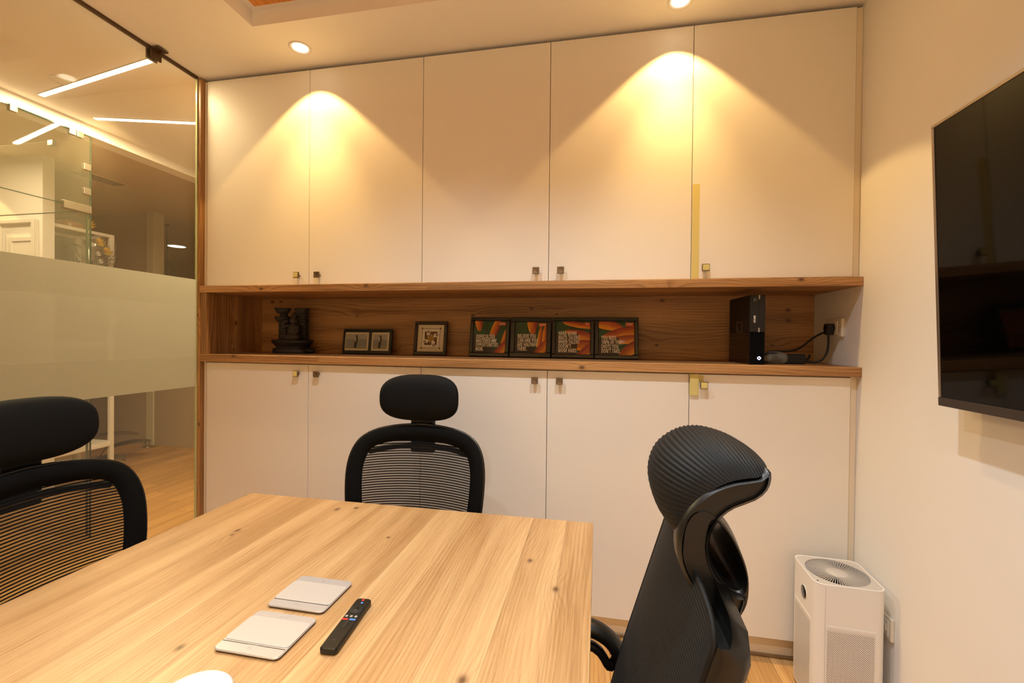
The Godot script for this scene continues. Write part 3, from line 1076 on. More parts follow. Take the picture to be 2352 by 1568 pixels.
# ==================================================================== chairs
func star_base(parent: Node3D, y_seat: float) -> void:
	var st := tool()
	for k in 5:
		var a := TAU * k / 5 + 0.3
		var d := Vector3(cos(a), 0, sin(a))
		tube(st, [Vector3(0, 0.10, 0), d * 0.12 + Vector3(0, 0.10, 0), d * 0.30 + Vector3(0, 0.075, 0)], 0.024, 8, 0.016)
	put(st, "base", M.black_plastic, parent)
	for k in 5:
		var a := TAU * k / 5 + 0.3
		st = tool()
		lathe(st, [Vector2(0.0, -0.022), Vector2(0.026, -0.022), Vector2(0.029, -0.017), Vector2(0.029, 0.017), Vector2(0.026, 0.022), Vector2(0.0, 0.022)], 18, Vector3.ZERO, -1)
		var c := put(st, "caster", M.matte_black, parent)
		c.position = Vector3(cos(a) * 0.30, 0.030, sin(a) * 0.30)
		c.rotation = Vector3(PI / 2, 0, 0)
	st = tool()
	lathe(st, [Vector2(0.03, 0.09), Vector2(0.03, 0.26), Vector2(0.018, 0.262), Vector2(0.018, y_seat - 0.05), Vector2(0.09, y_seat - 0.048), Vector2(0.09, y_seat - 0.02)], 18, Vector3.ZERO, -1)
	put(st, "gas_lift", M.matte_black, parent)

# faces +z; x across
func back_point(x: float, y: float, dz := 0.0) -> Vector3:
	return Vector3(x, y, -0.235 + 0.42 * x * x - (y - 0.75) * 0.10 - 0.30 * (y - 0.75) * (y - 0.75) + dz)

func ring_outline(n: int) -> Array:
	var H := [0.46, 0.52, 0.62, 0.74, 0.86, 0.94, 1.0, 1.04, 1.066, 1.080, 1.086]
	var W := [0.13, 0.195, 0.245, 0.272, 0.283, 0.280, 0.262, 0.228, 0.170, 0.09, 0.0]
	var half := []
	half.append(Vector2(0.0, 0.455))
	half.append(Vector2(0.07, 0.456))
	for i in H.size():
		half.append(Vector2(W[i], H[i]))
	var smooth := curve(half, n)
	var out := []
	for p in smooth:
		out.append(p)
	for i in range(smooth.size() - 2, 0, -1):
		out.append(Vector2(-smooth[i].x, smooth[i].y))
	return out

func mesh_chair(label: String, at: Vector3, turn: float, lift: float, head_tilt: float) -> void:
	var t := thing("mesh_chair", label, "office chair", at, turn, "black mesh office chairs")
	star_base(t, 0.46)
	var st := tool()
	blob(st, Vector3(0, 0.475, 0.06), Vector3(0.255, 0.045, 0.25), 4.0, 36, 14)
	put(st, "seat", M.black_fabric, t)
	# frame
	var outl := ring_outline(40)
	var n := outl.size()
	var rows := [[], [], [], [], [], []]
	for i in n:
		var p: Vector2 = outl[i]
		var e: Vector2 = (outl[(i + 1) % n] - outl[(i + n - 1) % n]).normalized()
		var q := p - Vector2(e.y, -e.x) * (0.056 + 0.004 * clampf((p.y - 0.9) * 8.0, 0, 1))
		var o1 := p - Vector2(e.y, -e.x) * 0.004
		p.y += lift - 0.012
		q.y += lift - 0.012
		o1.y += lift - 0.012
		rows[0].append(back_point(q.x, q.y, 0.004))
		rows[1].append(back_point(o1.x, o1.y, 0.010))
		rows[2].append(back_point(p.x, p.y, 0.004))
		rows[3].append(back_point(p.x, p.y, -0.016))
		rows[4].append(back_point(q.x, q.y, -0.010))
		rows[5].append(back_point(q.x, q.y, 0.004))
	st = tool()
	grid(st, rows, true, true)
	put(st, "back_frame", M.strand, t)
	# piping along the rim
	st = tool()
	var rim := []
	for i in n + 1:
		var p: Vector2 = outl[i % n]
		rim.append(back_point(p.x, p.y + lift - 0.012, 0.0))
	tube(st, rim, 0.006, 6)
	put(st, "rim_piping", M.black_plastic, t)
	# mesh: sheet plus strands
	var width_at := func(y: float) -> float:
		var best := 0.0
		for i in 41:
			var a: Vector2 = outl[i]
			var b: Vector2 = outl[i + 1] if i < 40 else outl[40]
			if (a.y - y) * (b.y - y) <= 0.0 and absf(a.y - b.y) > 1e-6:
				best = maxf(best, lerpf(a.x, b.x, (y - a.y) / (b.y - a.y)))
		return best
	st = tool()
	var sheet := []
	var strands := tool()
	var y := 0.50
	while y < 1.045:
		var hw: float = maxf(0.02, width_at.call(y) - 0.035)
		var row := []
		for j in 13:
			var x := lerpf(-hw, hw, j / 12.0)
			row.append(back_point(x, y + lift + 0.02 * (1.0 - x * x / 0.08) - 0.02))
		sheet.append(row)
		var sr := []
		for k in [-0.0021, 0.0021]:
			var r2 := []
			for j in 13:
				var x := lerpf(-hw, hw, j / 12.0)
				r2.append(back_point(x, y + k + lift + 0.02 * (1.0 - x * x / 0.08) - 0.02, 0.0015))
			sr.append(r2)
		grid(strands, sr)
		y += 0.0098
	grid(st, sheet)
	put(st, "mesh_sheet", M.weave, t)
	put(strands, "mesh_strands", M.strand, t).set_meta("kind", "stuff")
	# cross bar and stem behind the mesh
	st = tool()
	var bar := []
	for j in 17:
		var x := lerpf(-0.215, 0.215, j / 16.0)
		bar.append(back_point(x, 0.985 + lift - 0.6 * x * x, -0.030))
	tube(st, bar, 0.012, 8)
	put(st, "cross_bar", M.black_plastic, t)
	st = tool()
	var c0 := back_point(0, 0.95 + lift, -0.032)
	var c1 := back_point(0, 1.075 + lift, -0.030)
	var c2 := Vector3(0, 1.15 + lift, c1.z - 0.01)
	box(st, Vector3(-0.052, c0.y, c1.z - 0.012), Vector3(0.052, c1.y + 0.02, c1.z + 0.012), 0.006)
	box(st, Vector3(-0.048, c1.y, c2.z - 0.012), Vector3(0.048, c2.y + 0.03, c2.z + 0.012), 0.006)
	box(st, Vector3(-0.064, c1.y + 0.012, c2.z - 0.016), Vector3(0.050, c1.y + 0.022, c2.z + 0.022), 0.004)
	put(st, "headrest_stem", M.black_plastic, t)
	st = tool()
	tube(st, [Vector3(0, 0.60, -0.245), Vector3(0, 0.52, -0.26), Vector3(0, 0.44, -0.05)], 0.030, 8, 0.018)
	put(st, "back_spine", M.black_plastic, t)
	# headrest
	st = tool()
	blob(st, Vector3.ZERO, Vector3(0.166, 0.096, 0.036), 2.9, 40, 24, Vector2(0.9, -1.2))
	var hr := put(st, "headrest", M.headrest_fabric, t)
	hr.position = Vector3(0, 1.185 + lift, c2.z + 0.045)
	hr.rotation.x = head_tilt
	for s in [-1.0, 1.0]:
		st = tool()
		tube(st, curve([Vector3(s * 0.24, 0.45, -0.02), Vector3(s * 0.31, 0.46, 0.0), Vector3(s * 0.325, 0.55, 0.0), Vector3(s * 0.325, 0.655, 0.02)], 12), 0.022, 8, 0.016)
		put(st, "arm_post", M.black_plastic, t)
		st = tool()
		blob(st, Vector3(s * 0.315, 0.665, 0.05), Vector3(0.042, 0.015, 0.12), 3.5, 24, 10)
		put(st, "arm_pad", M.black_plastic, t)

# chair whose back is covered with ribbed fabric; built facing -x, its node stands on the floor under the seat
const RC := Vector3(-0.06, 0.0, 1.2)

func near_px(x: float, y: float, d: float) -> Vector2:   # photo pixel seen on the upright plane d metres in front of the camera, relative to RC
	var r := Basis.from_euler(Vector3(-0.0094, 0.1904, 0.0104)) * Vector3((x - 1176.0) / 1017.8, (784.0 - y) / 1017.8, -1.0)
	r *= d / -r.z
	return Vector2(r.x - RC.x, 1.44 + r.y)

func ribbed_chair() -> void:
	var t := thing("ribbed_chair", "black chair with ribbed fabric back and hooked headrest pushed up to the table", "office chair", RC)
	star_base(t, 0.46)
	var st := tool()
	blob(st, Vector3(-0.05, 0.475, 0.0), Vector3(0.25, 0.05, 0.25), 4.0, 36, 14)
	put(st, "seat", M.black_fabric, t)
	# headrest pad
	var C := [Vector2(0.150, 1.074), Vector2(0.122, 1.110), Vector2(0.108, 1.167), Vector2(0.122, 1.218), Vector2(0.163, 1.252), Vector2(0.2075, 1.260), Vector2(0.256, 1.248), Vector2(0.291, 1.229)]
	var E := [Vector2(0.146, 1.092), Vector2(0.155, 1.126), Vector2(0.174, 1.158), Vector2(0.198, 1.184), Vector2(0.225, 1.200), Vector2(0.248, 1.207), Vector2(0.269, 1.211), Vector2(0.286, 1.220)]
	var HW := [0.118, 0.126, 0.132, 0.136, 0.138, 0.139, 0.137, 0.120]
	var rows := []
	var ribs := 36
	var per := 6
	for i in ribs * per + 1:
		var a := float(i) / (ribs * per)
		var c: Vector2 = at_t(C, a)
		var e: Vector2 = at_t(E, a)
		var w: float = at_t(HW, a)
		var tg: Vector2 = (at_t(C, a + 0.02) - at_t(C, a - 0.02)).normalized()
		var nr := Vector2(-tg.y, tg.x)
		if nr.dot(c - Vector2(0.25, 1.13)) < 0:
			nr = -nr
		var bump := 0.0028 * absf(sin(PI * ribs * a))
		var row := []
		for j in 29:
			var s := -1.0 + j / 14.0
			var k := pow(maxf(0.0, 1.0 - pow(absf(s), 2.3)), 0.62)
			var p := e.lerp(c, k) + nr * bump * (0.35 + 0.65 * k)
			row.append(Vector3(p.x - RC.x, p.y, s * w))
		rows.append(row)
	st = tool()
	grid(st, rows)
	put(st, "headrest", M.black_fabric, t)
	# hooked bracket under the headrest with its loop
	var d := 0.805
	var hook := PackedVector2Array()
	for q in [[1571, 1222], [1600, 1230], [1640, 1208], [1660, 1188], [1690, 1168], [1738, 1150], [1764, 1128], [1773, 1100], [1767, 1080], [1745, 1098], [1690, 1106], [1640, 1123], [1603, 1150], [1575, 1185]]:
		hook.append(near_px(q[0], q[1], d))
	hook.reverse()
	if Geometry2D.is_polygon_clockwise(hook):
		hook.reverse()
	var fine := PackedVector2Array()
	for i in hook.size():
		for k in 3:
			var m := hook.size()
			fine.append(hook[i].cubic_interpolate(hook[(i + 1) % m], hook[(i + m - 1) % m], hook[(i + 2) % m], k / 3.0))
	st = tool()
	prism(st, fine, -0.128, 0.132, 0.004)
	var plate := PackedVector2Array()
	for q in [[1768, 1080], [1745, 1097], [1690, 1105], [1640, 1122], [1603, 1149], [1573, 1188], [1558, 1238], [1560, 1290], [1576, 1331], [1602, 1381], [1635, 1426], [1662, 1448], [1690, 1436], [1708, 1408], [1716, 1374], [1704, 1368], [1692, 1366], [1672, 1354], [1652, 1329], [1637, 1298], [1630, 1262], [1634, 1230], [1645, 1207], [1662, 1188], [1690, 1169], [1738, 1151], [1765, 1128], [1774, 1100]]:
		plate.append(near_px(q[0], q[1], 0.803))
	if Geometry2D.is_polygon_clockwise(plate):
		plate.reverse()
	var round_plate := PackedVector2Array()
	for i in plate.size():
		for k in 2:
			var m := plate.size()
			round_plate.append(plate[i].cubic_interpolate(plate[(i + 1) % m], plate[(i + m - 1) % m], plate[(i + 2) % m], k / 2.0))
	prism(st, round_plate, 0.085, 0.139, 0.006)
	var outer := [[1560, 1250], [1561, 1290], [1576, 1330], [1602, 1380], [1635, 1425], [1662, 1447], [1694, 1432], [1716, 1398], [1723, 1350], [1719, 1310], [1701, 1262], [1677, 1220], [1648, 1188], [1618, 1168], [1586, 1176], [1566, 1208]]
	var hole := [[1634, 1235], [1630, 1258], [1637, 1295], [1652, 1325], [1672, 1350], [1692, 1362], [1706, 1360], [1715, 1345], [1714, 1320], [1703, 1288], [1688, 1255], [1672, 1228], [1658, 1210], [1648, 1202], [1641, 1206], [1637, 1218]]
	var loop := [[], [], [], [], [], [], []]
	var no := outer.size()
	for i in no * 3:
		var pts := []
		for src in [outer, hole]:
			var q := []
			for k in [-1, 0, 1, 2]:
				var u: Array = src[(i / 3 + k + no) % no]
				q.append(near_px(u[0], u[1], d))
			pts.append(q[1].cubic_interpolate(q[2], q[0], q[3], (i % 3) / 3.0))
		var o2: Vector2 = pts[0]
		var h2: Vector2 = pts[1]
		var inw := (h2 - o2).normalized() * minf(0.008, (h2 - o2).length() * 0.3)
		loop[0].append(Vector3(h2.x, h2.y, -0.11))
		loop[1].append(Vector3(h2.x, h2.y, 0.126))
		loop[2].append(Vector3(h2.x - inw.x, h2.y - inw.y, 0.134))
		loop[3].append(Vector3(o2.x + inw.x, o2.y + inw.y, 0.134))
		loop[4].append(Vector3(o2.x, o2.y, 0.124))
		loop[5].append(Vector3(o2.x + 0.034, o2.y - 0.040, -0.02))
		loop[6].append(Vector3(h2.x, h2.y, -0.11))
	for k in 6:
		grid(st, [loop[k], loop[k + 1]], true, true, k + 2)
	put(st, "headrest_bracket", M.black_plastic, t)
	# ribbed back: wide, nearly flat, leaning away from the table
	var wide := func(y: float) -> float:
		return lerpf(0.200, 0.238, smoothstep(0.44, 0.70, y))
	var back := func(s: float, y: float, deep: float) -> Vector3:
		return Vector3(0.182 + (y - 1.005) * 0.30 - 0.030 * (1.0 - s * s) + deep - RC.x, y, s * wide.call(y))
	var top := func(s: float) -> float:
		return 1.006 + 0.046 * (1.0 - s * s) - 0.022 * pow(absf(s), 14.0)
	rows = []
	ribs = 86
	per = 5
	for i in ribs * per + 1:
		var a := float(i) / (ribs * per)
		var row := []
		for j in 33:
			var s := -1.0 + j / 16.0
			row.append(back.call(s, lerpf(0.44, top.call(s), a), -0.0026 * absf(sin(PI * ribs * a))))
		rows.append(row)
	st = tool()
	grid(st, rows)
	put(st, "ribbed_back", M.black_fabric, t)
	rows = []
	for i in 31:
		var a := float(i) / 30
		var dp := lerpf(0.088, 0.062, a) * (1.0 - 0.6 * smoothstep(0.955, 1.0, a))
		var row := []
		for q in [[-1.0, 0.0], [-1.02, 0.10], [-1.03, 0.30], [-1.02, 0.75], [-0.97, 0.95], [-0.88, 1.0], [-0.4, 1.0], [0.0, 1.0], [0.4, 1.0], [0.88, 1.0], [0.97, 0.95], [1.02, 0.75], [1.03, 0.30], [1.02, 0.10], [1.0, 0.0]]:
			var sc := clampf(float(q[0]), -1, 1)
			var p: Vector3 = back.call(sc, lerpf(0.44, top.call(sc), a), 0.003 + dp * float(q[1]))
			p.z *= maxf(1.0, absf(float(q[0])))
			row.append(p)
		rows.append(row)
	st = tool()
	grid(st, rows, false, true)
	st.set_smooth_group(-1)
	var last: Array = rows[-1]
	for j in range(1, 7):
		quad(st, last[j], last[14 - j], last[13 - j], last[j + 1])
	put(st, "back_shell", M.black_plastic, t)
	# seam cord round the fabric's edge
	st = tool()
	var cord := []
	for i in 24:
		cord.append(back.call(-1.0, lerpf(0.46, top.call(-1.0), i / 24.0), 0.0))
	for i in 41:
		var s := -1.0 + i / 20.0
		cord.append(back.call(s, top.call(s), 0.0))
	for i in 24:
		cord.append(back.call(1.0, lerpf(top.call(1.0), 0.46, (i + 1) / 24.0), 0.0))
	tube(st, cord, 0.0045, 6)
	put(st, "seam_cord", M.black_fabric, t)
	# arms
	for s in [-1.0, 1.0]:
		st = tool()
		var z: float = s * 0.275
		tube(st, curve([Vector3(-0.22, 0.655, z), Vector3(-0.08, 0.662, z), Vector3(0.03, 0.660, z), Vector3(0.09, 0.640, z), Vector3(0.125, 0.600, z), Vector3(0.135, 0.54, z)], 20), 0.030, 10, 0.021)
		put(st, "arm_pad", M.black_plastic, t)
		st = tool()
		tube(st, curve([Vector3(0.115, 0.575, z), Vector3(0.10, 0.56, z), Vector3(0.06, 0.605, z), Vector3(-0.06, 0.625, z)], 12), 0.016, 8, 0.012)
		tube(st, curve([Vector3(0.135, 0.58, z), Vector3(0.13, 0.48, z), Vector3(0.06, 0.44, z * 0.9), Vector3(-0.02, 0.43, z * 0.7)], 14), 0.026, 8, 0.016)
		put(st, "arm_support", M.black_plastic, t)

func chairs() -> void:
	mesh_chair("black mesh chair at the head of the table in front of the cupboards", Vector3(-0.70, 0.0, 0.70), 0.06, 0.0, 0.0)
	mesh_chair("black mesh chair on the glass side of the table, turned to it", Vector3(-1.36, 0.0, 1.13), PI / 2, -0.035, -0.05)
	ribbed_chair()

# ==================================================================== things on the shelf
func petal_print(kind: int) -> ImageTexture:
	var img := Image.create(160, 160, false, Image.FORMAT_RGB8)
	var n := noise(40 + kind, 1.0, 3)
	var sets := [
		[[20, -10, 1.45, 62, 20], [105, 40, 1.9, 70, 18], [150, 120, 1.75, 90, 16], [130, 150, -0.9, 90, 20]],
		[[85, -5, 1.5, 70, 26], [150, 110, 1.6, 90, 14], [125, 100, 1.65, 80, 12], [120, 160, -0.95, 90, 22]],
		[[110, 18, 0.15, 80, 14], [130, 70, 0.25, 90, 22], [140, 115, 0.02, 100, 26], [140, 155, -0.7, 90, 30]],
		[[30, 15, 0.2, 80, 24], [110, 55, -0.25, 100, 26], [130, 85, -0.1, 100, 20], [150, 125, -0.6, 70, 26]]]
	for x in 160:
		for y in 160:
			var g := n.get_noise_2d(x * 0.02, y * 0.02)
			var c := Color(0.03, 0.25 + 0.10 * g, 0.10)
			if x + (160 - y) * 0.2 < 95 and y > 85:
				c = Color(0.08, 0.06, 0.05)
			for p in sets[kind]:
				var dx: float = x - p[0]
				var dy: float = y - p[1]
				var a: float = p[2]
				var u: float = (dx * cos(a) + dy * sin(a)) / p[3]
				var v: float = (-dx * sin(a) + dy * cos(a)) / p[4]
				var e := u * u + v * v
				if e < 1.0:
					var k := 0.5 + 0.5 * v + 0.35 * n.get_noise_2d(u * 1.0, v * 5.0 + p[0])
					c = Color(0.52, 0.09, 0.02).lerp(Color(0.98, 0.66, 0.06), clampf(k, 0, 1))
			if y > 60 and x < 105 and kind != 3 and x + y * 0.1 < 112 and (kind == 0 and y > 66 or kind == 1 and y > 70 or kind == 2 and y > 60):
				c = c.lerp(Color(0.07, 0.05, 0.045), 0.8)
			if kind == 3 and y > 78 and x < 92:
				c = c.lerp(Color(0.07, 0.05, 0.045), 0.8)
			img.set_pixel(x, y, c)
	return ImageTexture.create_from_image(img)

func printed(called: String, tex: Texture2D, w: float, h: float, at: Vector3, parent: Node3D, rough := 0.5) -> MeshInstance3D:
	var st := tool()
	st.set_smooth_group(-1)
	var a := Vector3(-w / 2, -h / 2, 0)
	var b := Vector3(w / 2, -h / 2, 0)
	quad(st, a, b, Vector3(w / 2, h / 2, 0), Vector3(-w / 2, h / 2, 0), Vector2(0, 1), Vector2(1, 1), Vector2(1, 0), Vector2(0, 0))
	var k := Vector3(0, 0, -0.0012)
	quad(st, b + k, a + k, Vector3(-w / 2, h / 2, 0) + k, Vector3(w / 2, h / 2, 0) + k)
	var m := StandardMaterial3D.new()
	m.albedo_texture = tex
	m.roughness = rough
	var o := put(st, called, m, parent)
	o.position = at
	return o

func letters(text: String, size: float, squeeze: float, m: Material, parent: Node3D, at: Vector3, bold := true, called := "lettering", left := true) -> MeshInstance3D:
	var f := SystemFont.new()
	f.font_names = PackedStringArray(["Droid Sans"])
	f.font_weight = 700 if bold else 400
	var tm := TextMesh.new()
	tm.text = text
	tm.font = f
	tm.font_size = 32
	tm.pixel_size = size / 32.0
	tm.depth = 0.0006
	tm.curve_step = 1.0
	tm.horizontal_alignment = HORIZONTAL_ALIGNMENT_LEFT if left else HORIZONTAL_ALIGNMENT_CENTER
	tm.line_spacing = -12.5
	var o := MeshInstance3D.new()
	o.mesh = tm
	o.material_override = m
	o.name = called
	parent.add_child(o, true)
	o.position = at
	o.scale = Vector3(squeeze, 1, 1)
	return o

# frame standing on the shelf, leaning back; built in its own upright x,y plane
func picture_frame(called: String, label: String, x: float, z: float, w: float, h: float, border: float, lean: float, m: Material, group := "", turn := 0.0, y := SHELF_Y) -> Node3D:
	var t := thing(called, label, "picture frame", Vector3(x, y + 0.0035, z), turn, group)
	t.rotation.x = -lean
	var b := border
	for q in [["frame_rail", -w / 2, 0.0, w / 2, b], ["frame_rail", -w / 2, h - b, w / 2, h], ["frame_rail", -w / 2, b, -w / 2 + b, h - b], ["frame_rail", w / 2 - b, b, w / 2, h - b]]:
		put_box(q[0], Vector3(q[1], q[2], -0.014), Vector3(q[3], q[4], 0.004), m, t, 0.003)
	put_box("backing", Vector3(-w / 2 + 0.004, 0.004, -0.016), Vector3(w / 2 - 0.004, h - 0.004, -0.008), M.matte_black, t, 0.001)
	var st := tool()
	tube(st, [Vector3(0, h * 0.55, -0.017), Vector3(0, (0.017 + h * 0.20) * tan(lean) + 0.003, -0.017 - h * 0.20)], 0.007, 6, 0.002)
	put(st, "stand", M.matte_black, t)
	return t

func shelf_things() -> void:
	# four quote frames
	var texts := ["DIFFICULTIES\nMASTERED ARE\nOPPORTUNITIES\nWON.", "BELIEVE YOU\nCAN AND YOU\nARE HALFWAY\nTHERE.", "HARD WORK\nBEATS TALENT\nWHEN TALENT\nDOESN'T\nWORK HARD.", "YOU MISS\n100% OF THE\nSHOTS YOU\nDON'T TAKE."]
	var tags := ["WINSTON", "THEODORE", "TIM", "WAYNE"]
	var says := ["DIFFICULTIES MASTERED", "BELIEVE YOU CAN", "HARD WORK", "YOU MISS"]
	var xs := [-0.597, -0.363, -0.131, 0.099]
	for i in 4:
		var t := picture_frame("quote_frame", "square black frame with orange feather print reading %s" % says[i], xs[i], -0.262 + 0.002 * i, 0.228, 0.226, 0.021 if i != 1 else 0.026, 0.20, M.frame_black, "quote frames on the shelf")
		var inner := 0.228 - (0.042 if i != 1 else 0.052)
		var p := printed("print", petal_print(i), inner, inner, Vector3(0, 0.113, -0.0068), t)
		var tall: int = texts[i].count("\n") + 1
		letters(texts[i], 0.0300, 0.56, M.letter, p, Vector3(-inner / 2 + 0.014, -inner / 2 + 0.016 + tall * 0.0108, 0.0006))
		put_box("label_tag", Vector3(inner / 2 - (0.046 if i != 2 else 0.032), inner / 2 - 0.026, 0.0), Vector3(inner / 2 - 0.003, inner / 2 - 0.007, 0.0005), M.orange_tag, p, 0.0)
		letters(tags[i], 0.0085, 0.75, M.letter, p, Vector3(inner / 2 - (0.0245 if i != 2 else 0.0175), inner / 2 - 0.0165, 0.0008), true, "tag_lettering", false)
		put_box("cover_glass", Vector3(-inner / 2, 0.113 - inner / 2, -0.0018), Vector3(inner / 2, 0.113 + inner / 2, -0.0008), M.cover_glass, t, 0.0)
	# double photo frame
	var t := picture_frame("photo_frame", "low black double frame with two grey photos of a standing couple", -1.368, -0.315, 0.322, 0.152, 0.012, 0.14, M.frame_black)
	put_box("mat_board", Vector3(-0.149, 0.012, -0.009), Vector3(0.149, 0.140, -0.0066), M.frame_black, t, 0.0)
	for q in [[-0.074, 0.160, 0.110], [0.083, 0.112, 0.110]]:
		put_box("mount", Vector3(q[0] - q[1] / 2, 0.076 - q[2] / 2, -0.0066), Vector3(q[0] + q[1] / 2, 0.076 + q[2] / 2, -0.0058), M.cream_mat, t, 0.0)
		var img := Image.create(96, 72, false, Image.FORMAT_RGB8)
		var n := noise(8, 0.05, 3)
		for x in 96:
			for y in 72:
				var g := n.get_noise_2d(x * 1.0, y * 3.0) * 0.04
				var c := Color(0.66, 0.63, 0.58) if y < 26 else Color(0.52, 0.52, 0.50)
				if y > 58:
					c = Color(0.58, 0.55, 0.49)
				c = Color(c.r + g, c.g + g, c.b + g)
				# a small standing couple, seen as one dark shape
				var u := (x - 46) / 96.0 * (1.0 if q[1] > 0.13 else 0.72) * 96.0
				if Vector2(u - 1, y - 10).length() < 4.6:
					c = Color(0.13, 0.09, 0.07)
				elif y >= 14 and y < 36 and absf(u) < 8.5 - absf(y - 22) * 0.16:
					c = Color(0.68, 0.64, 0.58) if u < 0.5 else Color(0.15, 0.11, 0.09)
				elif y >= 34 and y < 68 and absf(u - 1.0 + (y - 34) * 0.10) < 6.2:
					c = Color(0.14, 0.10, 0.08)
				img.set_pixel(x, y, c)
		printed("photo", ImageTexture.create_from_image(img), q[1] - 0.020, q[2] - 0.020, Vector3(q[0], 0.076, -0.0050), t)
	put_box("cover_glass", Vector3(-0.149, 0.012, -0.0030), Vector3(0.149, 0.140, -0.0022), M.cover_glass, t, 0.0)
	# small square frame with a brown emblem
	t = picture_frame("emblem_frame", "small dark brown frame with a brown and gold emblem on cream", -0.968, -0.322, 0.204, 0.200, 0.020, 0.15, M.frame_brown)
	put_box("mat_board", Vector3(-0.084, 0.018, -0.0085), Vector3(0.084, 0.182, -0.0066), M.cream_mat, t, 0.0)
	var im := Image.create(128, 128, false, Image.FORMAT_RGB8)
	im.fill(Color(0.93, 0.89, 0.80))
	var br := Color(0.38, 0.22, 0.08)
	for q in [[4, 4, 120, 3], [4, 121, 120, 3], [4, 4, 3, 120], [121, 4, 3, 120], [12, 12, 104, 1], [12, 115, 104, 1], [12, 12, 1, 104], [115, 12, 1, 104]]:
		im.fill_rect(Rect2i(q[0], q[1], q[2], q[3]), br)
	for q in [[1, 1], [119, 1], [1, 119], [119, 119]]:
		im.fill_rect(Rect2i(q[0], q[1], 9, 9), br)
	for k in 4:   # four stepped key shapes round the middle
		for q in [[24, 24, 12, 30], [24, 46, 22, 12], [58, 24, 46, 8], [58, 24, 10, 22]]:
			var r := Rect2i(q[0], q[1], q[2], q[3])
			for s in k:
				r = Rect2i(128 - r.position.y - r.size.y, r.position.x, r.size.y, r.size.x)
			im.fill_rect(r, br)
	for x in 128:
		for y in 128:
			var dv := Vector2(x - 64, y - 64)
			if dv.length() < 20.0 + 5.0 * sin(dv.angle() * 5.0):
				im.set_pixel(x, y, Color(0.72, 0.56, 0.24) if (x * 3 + y * 5) % 7 > 1 else Color(0.50, 0.34, 0.12))
			for e in [[46, 26], [102, 44], [84, 104], [26, 84]]:
				var l := Vector2(x - e[0], y - e[1]).length()
				if l < 8.5:
					im.set_pixel(x, y, Color(0.93, 0.89, 0.80) if l < 3.0 or (l > 5.2 and l < 6.6) else Color(0.30, 0.17, 0.07))
	printed("print", ImageTexture.create_from_image(im), 0.124, 0.128, Vector3(0, 0.100, -0.0058), t)
	put_box("cover_glass", Vector3(-0.084, 0.018, -0.0030), Vector3(0.084, 0.182, -0.0022), M.cover_glass, t, 0.0)
	fountain()
	console()

func fountain() -> void:
	var t := thing("table_fountain", "dark stone table fountain with little bowls and a seated figure", "fountain", Vector3(-1.845, SHELF_Y, -0.285))
	var st := tool()
	lathe(st, [Vector2(0.118, 0.0), Vector2(0.124, 0.010), Vector2(0.118, 0.030), Vector2(0.098, 0.036), Vector2(0.104, 0.044), Vector2(0.126, 0.066), Vector2(0.130, 0.080), Vector2(0.120, 0.082), Vector2(0.0, 0.076)], 36, Vector3.ZERO, 0, 1.0, 0.72)
	put(st, "basin", M.stone_dark, t)
	st = tool()
	blob(st, Vector3(0.135, 0.018, 0.02), Vector3(0.03, 0.014, 0.02), 2.5, 14, 8)
	put(st, "spout_stone", M.stone_dark, t)
	# brick-like column with bowls on the left
	st = tool()
	for k in 9:
		lathe(st, [Vector2(0.0, 0.0), Vector2(0.031, 0.0), Vector2(0.034, 0.003), Vector2(0.034, 0.012), Vector2(0.030, 0.0145), Vector2(0.0, 0.0145)], 16, Vector3(-0.055, 0.076 + k * 0.0148, 0), -1)
	put(st, "column", M.stone, t)
	for q in [[-0.062, 0.196, 0.046], [-0.060, 0.248, 0.050]]:
		st = tool()
		lathe(st, [Vector2(0.012, 0.0), Vector2(0.034, 0.008), Vector2(float(q[2]), 0.036), Vector2(float(q[2]) - 0.005, 0.037), Vector2(0.028, 0.014), Vector2(0.0, 0.012)], 22, Vector3(q[0], float(q[1]) - 0.008, 0.01))
		put(st, "bowl", M.stone, t)
	st = tool()
	lathe(st, [Vector2(0.024, 0.225), Vector2(0.02, 0.244)], 14, Vector3(-0.06, 0, 0.0))
	put(st, "bowl_stem", M.stone, t)
	# pillar behind the figure and stepped arch
	st = tool()
	for k in 10:
		box(st, Vector3(0.030, 0.076 + k * 0.019, -0.050), Vector3(0.080 - 0.002 * (k % 2), 0.0945 + k * 0.019, -0.005), 0.003)
	for k in 5:
		var a := k / 4.0
		box(st, Vector3(-0.030 + 0.013 * k, 0.206 + 0.014 * k, -0.045), Vector3(0.004 + 0.013 * k, 0.224 + 0.014 * k, -0.008), 0.003)
	box(st, Vector3(0.006, 0.262, -0.052), Vector3(0.086, 0.278, 0.0), 0.004)
	put(st, "stepped_pillar", M.stone, t)
	# seated figure leaning on the pillar
	st = tool()
	blob(st, Vector3(0.035, 0.130, 0.035), Vector3(0.036, 0.055, 0.030), 2.4, 20, 14)
	blob(st, Vector3(0.030, 0.098, 0.045), Vector3(0.052, 0.024, 0.036), 2.4, 20, 10)
	blob(st, Vector3(0.030, 0.200, 0.030), Vector3(0.021, 0.026, 0.022), 2.2, 18, 12)
	blob(st, Vector3(0.032, 0.224, 0.026), Vector3(0.014, 0.016, 0.014), 2.2, 14, 8)
	tube(st, curve([Vector3(0.006, 0.172, 0.040), Vector3(-0.020, 0.165, 0.055), Vector3(-0.014, 0.190, 0.058), Vector3(0.012, 0.196, 0.054)], 10), 0.0095, 8)
	tube(st, curve([Vector3(0.064, 0.168, 0.040), Vector3(0.074, 0.140, 0.055), Vector3(0.056, 0.112, 0.068)], 10), 0.0095, 8)
	put(st, "figure", M.stone, t)

